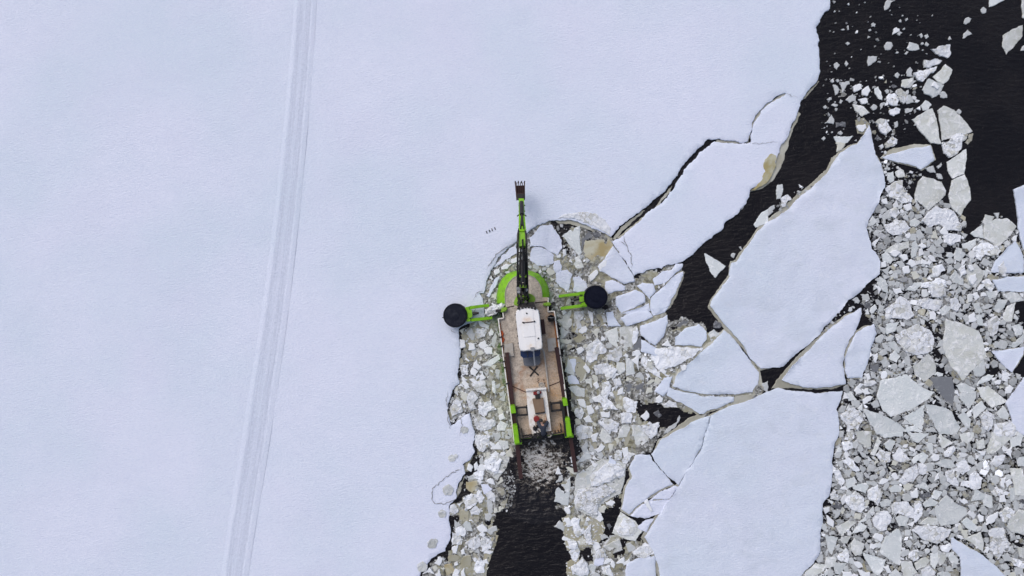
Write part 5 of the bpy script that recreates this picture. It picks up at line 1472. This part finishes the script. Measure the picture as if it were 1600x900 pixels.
G().lathe(at(841, 613, EZ+.2), [(.10, 0), (.10, .15), (.05, .2)], 12).make('pump_cap', 'steel')
G().prism(P('836,617.3 843.3,616.6 844,622.8 836.6,623.4'), EZ+.02, EZ+.3).make('battery_box', 'black', bevel=.02)
G().lathe(at(838.3, 654, EZ), [(.19, 0), (.19, .20), (.14, .24), (.05, .24)], 20).make('red_drum_cap', 'red')
G().lathe(at(852, 659.6, EZ), [(.16, 0), (.16, .15), (.12, .17), (.11, .10), (.05, .10)], 16).make('air_filter', 'hatchbrown')
# engine block, hoses and pipes at the stern
g = G(); r = random.Random(5)
for i in range(16):
    x = 834+r.random()*11; y = 666+r.random()*18; s1 = 1+r.random()*2.2
    g.prism([(x-s1, y-s1), (x+s1, y-s1*.8), (x+s1*.9, y+s1), (x-s1*.9, y+s1*.8)], 1.0, 1.45+r.random()*.45)
g.make('engine_block', 'black')
g = G()
for i in range(7):
    x = 834+i*2.1; pts = [at(x+3*math.sin(t*.9+i), 664+t*4.2, 1.7+.25*math.sin(t*1.3+i)) for t in range(6)]; g.tube(pts, .035, 6)
g.make('engine_hose', 'black')
g = G()
for a, c in (((829.5, 665), (835, 670)), ((830, 669), (836, 675)), ((831, 674), (834, 682))): g.tube([at(*a, 1.6), at((a[0]+c[0])/2+.5, (a[1]+c[1])/2-.5, 1.7), at(*c, 1.55)], .06)
g.tube([at(856, 682.5, 1.5), at(859.5, 682.5, 1.5), at(862.5, 679, 1.5), at(862.8, 675, 1.5)], .05); g.make('silver_pipe', 'plate')
# frames and railings
def frame(q, z, t=.10):
    p = P(q); g = G()
    for i in range(len(p)): g.bar(at(*p[i], z), at(*p[(i+1) % len(p)], z), t, t)
    for x, y in p: a = at(x, y, z); g.bar(a, Vector((a.x, a.y, DZ)), t*.8)
    return g
frame('807,637.2 823,636 824.5,647.8 808.5,649', 1.5, .11).make('deck_frame', 'black'); frame('860.5,630.5 876,628.8 877.5,640.5 862,642.2', 1.5, .13).make('deck_frame', 'black')
def rail(pts, z=1.75):
    g = G(); q = P(pts)
    for i in range(len(q)-1):
        for zz in (z, (z+DZ)/2): g.bar(at(*q[i], zz), at(*q[i+1], zz), .06)
    for x, y in q: a = at(x, y, z); g.bar(a, Vector((a.x, a.y, DZ-.3)), .06)
    return g
rail('815,674 817,684.5 823.5,683.5 828,682.5 832,682').make('railing', 'black'); rail('862.5,679 868,677 873,676 877.5,675 876.5,666').make('railing', 'black')
frame('817,681 831,679.2 832,688 818,689.5', 1.0, .08).make('stern_step', 'black'); frame('852,676 876,673 878,684.5 854,687', .95, .08).make('stern_step', 'black')
g = G().prism(P('812,686.3 892,676.5 893,682 812,692'), .25, .75).make('stern_transom', 'black')
g = G()
for x, y in ((782, 528), (784, 542), (787, 566), (789.5, 575), (793, 600), (872, 530), (876, 556), (884, 610)): g.bar(at(x, y, 1.3)-Vector((.1, 0, 0)), at(x, y, 1.3)+Vector((.1, .1, 0)), .07)
g.make('cleat', 'black')
G().tube([at(783.5, 517, 1.05), at(785.5, 522, 1.07), at(784, 526, 1.06), at(787, 530, 1.06), at(785, 535, 1.05)], .07).make('rope_coil', 'orange')

# excavator arm
def b3(x, y, z): return at(x, y, z)
pivot = b3(817.3, 474, 2.0); knee = b3(816.6, 388, 4.6); tip = b3(814.6, 313, 2.3)
G().lathe(b3(817.5, 474, DZ), [(.42, 0), (.42, .35), (.3, .45), (.3, 1.0)], 20).make('slew_post', 'black')
lob = [('802.8,477 803.5,470 807.5,462.5 812,460 813.5,465 812.5,475 809,478'), ('832.5,474 836,471 837,466 832.5,460.5 827,458.5 822.5,459 821.5,464 823,470 827.5,474.5')]
for q in lob: G().prism(P(q), 1.5, 1.95).make('slew_wing', 'lime_old', bevel=.04)
boom = G(); mid = b3(817, 430, 3.7)
for sx in (-1, 1):
    o = Vector((sx*.11, 0, 0)); boom.bar(pivot+o, mid+o, .10, .55, .10, .5).bar(mid+o, knee+o, .10, .5, .10, .38)
for t in (.15, .35, .55, .75, .92):
    p = pivot.lerp(mid, t*2) if t < .5 else mid.lerp(knee, t*2-1); boom.bar(p-Vector((.18, 0, 0)), p+Vector((.18, 0, 0)), .10, .4)
boom.make('boom', 'black')
g = G()
for t in (.28, .62, .97): p = pivot.lerp(mid, t); g.bar(p-Vector((.20, 0, -.25)), p+Vector((.20, 0, .25)), .16, .1)
g.prism(P('812.5,466 822.5,466 820.5,474 814.5,474'), 2.2, 2.55); g.make('boom_bracket', 'lime_old')
g = G()
for sx in (-1, 1):
    base = b3(817+sx*6, 458, 2.1); top_ = b3(816.8+sx*4.2, 398, 4.2)
    m1 = base.lerp(top_, .55); g.tube([base, m1], .11).tube([m1, top_], .05)
g.make('boom_cylinder', 'black')
g = G().tube([mid+Vector((0, -.4, .42)), mid.lerp(knee, .5)+Vector((0, 0, .42))], .10).tube([mid.lerp(knee, .5)+Vector((0, 0, .42)), knee+Vector((0, .5, .35))], .05); g.make('stick_cylinder', 'black')
for sx in (-1, 1):
    pts = []
    for i, (y, dx, z) in enumerate([(465, 7.5, 2.3), (450, 7.9, 2.9), (430, 7.6, 3.7), (410, 7.2, 4.2), (395, 6.9, 4.6), (380, 6.8, 4.9), (366, 6.3, 4.7), (357, 4.2, 4.2)]): pts.append(b3(816.8-(470-y)*.012+sx*dx, y, z))
    G().tube(pts, .06).make('hydraulic_hose', 'black')
for y, z in ((455, 2.7), (440, 3.35), (425, 3.85), (408, 4.3), (394, 4.6)): G().bar(b3(809.2, y, z), b3(824.4, y, z), .07).make('hose_clamp', 'black')
r = random.Random(11); g = G()
for i in range(26):
    x = 817+r.uniform(-6.5, 6.5); y = r.uniform(448, 480); z = r.uniform(1.9, 3.0); p = b3(x, y, z)
    g.bar(p, p+Vector((r.uniform(-.15, .15), r.uniform(-.35, .35), r.uniform(-.1, .1))), r.uniform(.06, .16))
for i in range(6): p0 = b3(811+i*2.3, 478, 1.8); g.tube([p0, p0+Vector((r.uniform(-.2, .2), .5, .8)), b3(814+i, 446, 3.1)], .04, 6)
g.make('valve_block', 'black')
g = G()
for x, y in ((811, 456), (813, 451.5), (822, 453), (809.7, 450.5)): g.lathe(b3(x, y, 2.9), [(.08, 0), (.12, .08), (.08, .16)], 10)
g.prism(P('807.8,448 810.2,447.5 811,455 808.8,455.5'), 2.3, 2.7); g.make('boom_lamp', 'steel')
stick = G(); s0 = b3(816.4, 386, 4.6); s1 = b3(816.3, 366, 4.3)
stick.bar(s0, s1, .40, .35, .46, .55).bar(s1, b3(815.3, 340, 3.4), .44, .5, .36, .4).bar(b3(815.3, 340, 3.4), tip, .36, .4, .33, .3)
stick.make('stick', 'lime')
g = G()
for y, z in ((353, 3.95), (347, 3.7), (330, 3.05), (321, 2.75)): g.bar(b3(810.3, y, z), b3(820.6, y, z), .08)
g.bar(b3(808, 338, 3.4), b3(811, 335.5, 3.4), .07).bar(b3(819.5, 335.5, 3.4), b3(822.5, 338, 3.4), .07); g.make('stick_lug', 'black')
g = G().tube([b3(815.9, 352, 4.25), b3(815.2, 335, 3.65)], .06).tube([b3(815.2, 335, 3.65), b3(814.8, 316, 2.95)], .13)
g.tube([b3(813, 357, 4.45), b3(814.5, 340, 3.75), b3(814, 325, 3.25)], .035).tube([b3(818.5, 357, 4.45), b3(816.4, 340, 3.75), b3(815.8, 325, 3.25)], .035); g.make('bucket_cylinder', 'black')
bk = G(); z = 1.9     # open bucket with ribbed back and teeth
bk.prism(P('806,290 819.5,289.5 819.8,309 807.5,310'), z-.35, z-.25).prism(P('804.6,284 806.4,284 808.2,310.5 806.8,311'), z-.7, z).prism(P('818.9,284 820.3,284 820.5,310.5 818.9,311'), z-.7, z)
bk.prism(P('806.5,302 819.5,301.5 819.5,310.5 807.5,311'), z-.5, z+.12)
for i in range(5): bk.prism([(807+i*2.9, 285), (808.1+i*2.9, 285), (808.6+i*2.8, 303), (807.6+i*2.8, 303)], z-.3, z-.12)
bucket = bk.make('bucket', 'brown')
g = G()
for i in range(4): g.prism([(804.3+i*4.9, 282.6), (805.9+i*4.9, 282.6), (806.3+i*4.7, 286), (804.1+i*4.7, 286)], z-.3, z-.12)
g.make('bucket_tooth', 'black', bucket)
g = G()
for i in range(4): g.bar(b3(808, 304+i*2, z+.22), b3(819.5, 303.6+i*2, z+.22), .07)
g.prism(P('810,303 817.5,303 817.5,311.5 810,311.5'), z, z+.3); g.make('bucket_linkage', 'black', bucket)

# side outriggers with drum floats
def side(name, fl, fr, bars, platep, slot, lug, cyl, tie):
    a = G()
    for p0, p1, w_ in bars: a.bar(at(*p0, .75), at(*p1, .55), w_, .3, w_*.9, .25)
    arm = a.prism(P(platep), .35, .95).make('outrigger_arm', 'lime', bevel=.02)
    G().prism(P(slot), .9, 1.05).make('hinge_block', 'lime', arm)
    G().tube([at(*cyl[0], .9), at(*cyl[1], .95)], [.13, .07]).make('steering_cylinder', 'black', arm)
    r_ = fr/24*.955
    f = G().lathe(at(*fl, 1.15)-Vector((0, 0, 1.15)), [(r_*.9, -.3), (r_, -.1), (r_, 1.08), (r_*.96, 1.15), (r_*.93, 1.15), (r_*.92, 1.12), (r_*.88, 1.12), (r_*.87, 1.15), (r_*.35, 1.16), (r_*.34, 1.19), (r_*.08, 1.2)], 48).make('drum_float', 'rubber' if name == 'port' else 'navy')
    c = at(*fl, 1.15)
    G().lathe(Vector((c.x, c.y, 0)), [(r_*1.02, .95), (r_*1.035, 1.0), (r_*1.02, 1.05)], 48).make('float_band', 'black', f)
    G().prism(P(lug), .8, 1.3).make('mount_lug', 'lime_old', bevel=.05)
    G().bar(at(*tie[0], 1.2), at(*tie[1], 1.2), .16, .16).make('tie_rod', 'black')
side('port', (711, 493), 18.8, [((733, 481), (764, 477), .21), ((736, 500), (769, 496.5), .21)], '726.2,480.5 733,479 735.5,502 729,503', '731,484 737,484 738,495 732.5,497',
     '781,486.5 784,481 792.5,480 793,483.5 789,487.5 782.5,488.5', ((739, 490), (748, 489)), ((774.5, 486), (783, 485)))
side('starboard', (931.2, 464.5), 18.6, [((917, 458), (873, 463), .21), ((917, 476.5), (876, 482), .21)], '905,456 914.5,455 918,474 918,477.5 908,478.8 909,473 913,472 911,460 905,461', '905,463.5 912,463 912.5,471 905.5,471.8',
     '848,474.5 856,472 861,473 861,477.5 855,478.5 849,478', ((904.5, 466), (896, 469)), ((861, 475), (867, 473.5)))
for a_, c_ in (((691, 496.5), (694, 496)), ((949.5, 461), (952, 461))): G().bar(at(*a_, .9), at(*c_, .9), .06).make('float_eye', 'black')

# snow lying on the port outrigger
for q, lb in (('757,484 766,478.5 778,476.5 784,473 790,474 787,481 780,486 772,492 764,494.5 757,492', 'heap of white snow and ice lying across the left outrigger arm'),):
    o = plate('snow_heap', W(P(q), .9), .1, .85, M['w'], random.Random(4), amp=.12, step=.08, bev=.10, space=.16, lump=.22, lfreq=1.8, facet=.05)
    tag(o, lb, 'snow heap')
# tub on deck, starboard bow
tub = bpy.data.objects.new('tub', None); COL.objects.link(tub); tub.location = at(861, 497.5, DZ)
tag(tub, 'round black tub standing on the deck near the starboard bow', 'tub')
G().lathe(at(861, 497.5, DZ+.3)*Vector((1, 1, 0))+Vector((0, 0, DZ+.005)) if False else Vector((at(861, 497.5, 1.4).x, at(861, 497.5, 1.4).y, DZ+.005)),
  [(.17, 0), (.22, .5), (.235, .5), (.235, .54), (.20, .54), (.16, .10)], 24).make('shell', 'black', tub)
g = G(); c_ = at(861, 497.5, 1.55); g.tube([c_+Vector((.22*math.cos(a), .05, .22*math.sin(a)-.05)) for a in [k*math.pi/8 for k in range(9)]], .015, 6).make('handle', 'steel', tub)

# churned water behind the propeller
def make_wash():
    m, nt, b = new_mat('wash_foam', .35, .4)
    v = coords(nt); p = at(838, 728, 0)
    f = noise_n(nt, coords(nt, R(35), (1, 1.7, 1)), 1.0, 10, .72, 2.6); f2 = noise_n(nt, v, 5, 8, .75, 1.0)
    k = mathn(nt, 'ADD', mathn(nt, 'MULTIPLY', f, .6), mathn(nt, 'MULTIPLY', f2, .4))
    L(nt, v, (s := N(nt, 'VectorMath')).inputs[0]); s.operation = 'SUBTRACT'; s.inputs[1].default_value = (at(846, 722).x, at(846, 722).y, 0)
    s2 = N(nt, 'VectorMath'); s2.operation = 'MULTIPLY'; s2.inputs[1].default_value = (1/1.9, 1/2.1, 0); L(nt, s.outputs[0], s2.inputs[0])
    ln = N(nt, 'VectorMath'); ln.operation = 'LENGTH'; L(nt, s2.outputs[0], ln.inputs[0])
    k = mathn(nt, 'SUBTRACT', k, mathn(nt, 'MULTIPLY', mathn(nt, 'POWER', ln.outputs['Value'], 2.0), .13))
    c = ramp(nt, k, [(.415, (.009, .0075, .0095)), (.435, (.05, .038, .026)),(.45, (.20, .17, .14)), (.475, (.50, .47, .43)), (.515, (.88, .87, .86))])
    L(nt, c, b.inputs['Base Color']); L(nt, mathn(nt, 'ADD', ramp_f(nt, k, .42, .5, .4), .12), b.inputs['Roughness'])
    wv = noise_n(nt, coords(nt, R(-62), (1, 3.0, 1)), 1.6, 4, .6, .6)
    pv = bump(nt, mathn(nt, 'ADD', wv, mathn(nt, 'MULTIPLY', noise_n(nt, v, 9, 3, .6), .25)), b, .6, .15)
    bump(nt, ramp_f(nt, k, .42, .6, 1), b, .8, .12, pv)
    return m
M['wash'] = make_wash()
sp = .06; vs = []; fc = []; c0 = at(840, 738); nx = 130; ny = 130
for j in range(ny):
    for i in range(nx):
        x = c0.x+(i-nx/2)*sp; y = c0.y+(j-ny/2)*sp; d = math.hypot(x-c0.x, y-c0.y)/3.6
        k = max(0, 1-d*d)
        vs.append((x, y, -.02+.03*min(1, k*4)+k*.09*noise.noise(Vector((x*2.2, y*2.2, 2)))+k*.04*noise.noise(Vector((x*6, y*6, 2)))+k*.03))
for j in range(ny-1):
    for i in range(nx-1):
        if all(math.hypot(vs[q][0]-c0.x, vs[q][1]-c0.y) < 3.5 for q in (j*nx+i, j*nx+i+1, (j+1)*nx+i)): fc.append((j*nx+i, j*nx+i+1, (j+1)*nx+i+1, (j+1)*nx+i))
me = bpy.data.meshes.new('foam'); me.from_pydata(vs, [], fc); me.polygons.foreach_set('use_smooth', [True]*len(me.polygons))
tag(link('foam', me, M['wash']), 'white and brown churned foam on dark water behind the stern', 'foam', kind='stuff')
# ring of murky water round the bow and along the sides
def murk(s, z=.05):
    o = plate('murky_water', W(P(s)), -.1, z, M['murk'], random.Random(9), amp=.2, bev=.04, space=.13, lump=.05, lfreq=2.5, facet=.02, bottom=False); tag(o, kind='structure')
murk('765,478 767,455 772,440 780,429 790,421 803,417 818,414 835,416 850,422 862,434 868,450 872,470 878,485 880,498 866,500 858,470 850,440 820,424 792,432 780,452 779,476 786,495 785,520 790,570 796,620 786,600 776,540 776,505 770,500')

# ------------------------------------------------------------- person at the stern, bent over the engine
def make_person():
    root_p = at(849, 680, 1.25)
    zf = 1.0
    def wp(x, y, z): return at(x, y, z)
    J = {'pelvis': (wp(849.2, 677, 1.86), .10), 'waist': (wp(848.9, 674.0, 1.99), .12), 'chest': (wp(848.3, 669.0, 2.10), .13), 'upper': (wp(847.6, 665.0, 2.15), .10),
         'neck': (wp(846.6, 661.2, 2.22), .06), 'head': (wp(845.4, 658.3, 2.23), .105), 'crown': (wp(844.8, 655.8, 2.22), .09),
         'sl': (wp(843.6, 664.8, 2.12), .075), 'el': (wp(840.5, 660.2, 1.95), .052), 'wl': (wp(842.5, 655.5, 1.86), .034), 'hl': (wp(843, 653.9, 1.85), .036),
         'sr': (wp(851.8, 664.2, 2.12), .075), 'er': (wp(855.5, 661.0, 1.95), .052), 'wr': (wp(853.6, 657.0, 1.90), .034), 'hr': (wp(852.9, 655.6, 1.89), .036),
         'tl': (wp(846.9, 678.2, 1.78), .075), 'kl': (wp(846.6, 677.5, 1.42), .065), 'al': (wp(846.4, 681.8, 1.09), .045), 'fl': (wp(846.0, 679.4, 1.04), .045),
         'tr': (wp(851.4, 678.0, 1.78), .075), 'kr': (wp(851.8, 679.2, 1.42), .065), 'ar': (wp(852.0, 684.4, 1.09), .045), 'fr': (wp(851.4, 682.0, 1.04), .045)}
    E = [('pelvis', 'waist'), ('waist', 'chest'), ('chest', 'upper'), ('upper', 'neck'), ('neck', 'head'), ('head', 'crown'), ('upper', 'sl'), ('sl', 'el'), ('el', 'wl'), ('wl', 'hl'),
         ('upper', 'sr'), ('sr', 'er'), ('er', 'wr'), ('wr', 'hr'), ('pelvis', 'tl'), ('tl', 'kl'), ('kl', 'al'), ('al', 'fl'), ('pelvis', 'tr'), ('tr', 'kr'), ('kr', 'ar'), ('ar', 'fr')]
    for hd, ax in (('hl', Vector((.06, 1, -.25))), ('hr', Vector((-.12, 1, -.25)))):
        ax = ax.normalized(); sd_ = ax.cross(Vector((0, 0, 1))).normalized(); p = J[hd][0]
        for i in range(4):
            k1, k2 = f'{hd}{i}a', f'{hd}{i}b'; off = sd_*(i-1.5)*.022
            J[k1] = (p+ax*.06+off, .010); J[k2] = (p+ax*(.095+.012*(i in (1, 2)))+off+Vector((0, 0, -.035)), .008); E += [(hd, k1), (k1, k2)]
        s_ = 1 if hd == 'hl' else -1
        J[hd+'t'] = (p+sd_*.05*s_+ax*.03, .011); J[hd+'u'] = (p+sd_*.06*s_+ax*.06+Vector((0, 0, -.02)), .009); E += [(hd, hd+'t'), (hd+'t', hd+'u')]
    keys = list(J); idx = {k: i for i, k in enumerate(keys)}
    root = bpy.data.objects.new('person', None); COL.objects.link(root); root.location = at(849, 681, 1.0)
    root.location.z = 1.0
    tag(root, 'person in a dark blue-grey jacket bending over the engine at the stern', 'person')
    def skin(name, ks, es, mat, grow=0.0):
        me = bpy.data.meshes.new(name); id2 = {k: i for i, k in enumerate(ks)}
        me.from_pydata([J[k][0]-root.location for k in ks], [(id2[a], id2[b]) for a, b in es], [])
        o = link(name, me, M[mat], root)
        md = o.modifiers.new('skin', 'SKIN'); md.use_smooth_shade = True
        lay = me.skin_vertices[0] if me.skin_vertices else None
        if lay is None:
            bm = bmesh.new(); bm.from_mesh(me); bm.verts.layers.skin.verify(); bm.to_mesh(me); bm.free(); lay = me.skin_vertices[0]
        for k in ks:
            rr = J[k][1]+grow; lay.data[id2[k]].radius = (rr, rr); lay.data[id2[k]].use_root = (k == ks[0])
        o.modifiers.new('sub', 'SUBSURF').levels = 1; o.modifiers['sub'].render_levels = 2
        return o
    skin('body', keys, E, 'skin')
    up = ['pelvis', 'tl', 'tr', 'waist', 'chest', 'upper', 'sl', 'el', 'wl', 'sr', 'er', 'wr']
    skin('jacket', up, [e for e in E if e[0] in up and e[1] in up], 'jacket', .06)
    lo = ['pelvis', 'tl', 'kl', 'al', 'tr', 'kr', 'ar']
    skin('trousers', lo, [e for e in E if e[0] in lo and e[1] in lo], 'trousers', .06)
    for a, f in (('al', 'fl'), ('ar', 'fr')):
        A = J[a][0]; F = J[f][0]; d = (F-A).normalized()
        G().bar(A-d*.08+Vector((0, 0, -.03)), F+d*.08, .11, .09, .09, .06).make('boot', 'black' if a == 'al' else 'plate', root, bevel=.02)
    h = J['head'][0]; c = J['crown'][0]
    capg = G(); capg.tube([h.lerp(c, .1)+Vector((0, -.02, .02)), h.lerp(c, .5)+Vector((0, 0, .03)), h.lerp(c, 1.1)+Vector((0, 0, .01)), h.lerp(c, 1.5)], [.112, .125, .115, .05], 14)
    capg.make('knit_cap', 'black', root, smooth=True)
    f_ = h.lerp(c, .55)+Vector((0, 0, -.115))
    g = G(); g.tube([f_+Vector((0, -.02, .0)), f_+Vector((0, .01, -.03))], [.02, .012], 6); g.make('nose', 'skin', root)
    for s in (-1, 1): g = G().lathe(f_+Vector((s*.035, .025, .005)), [(.012, -.01), (.012, .01)], 8).make('eye', 'black', root)
M['skin'] = flat('skin', (.45, .27, .20), .5); M['jacket'] = flat('jacket_cloth', (.035, .042, .062), .9, dirt=(.05, .055, .075)); M['trousers'] = flat('trouser_cloth', (.02, .022, .03), .9)
make_person()
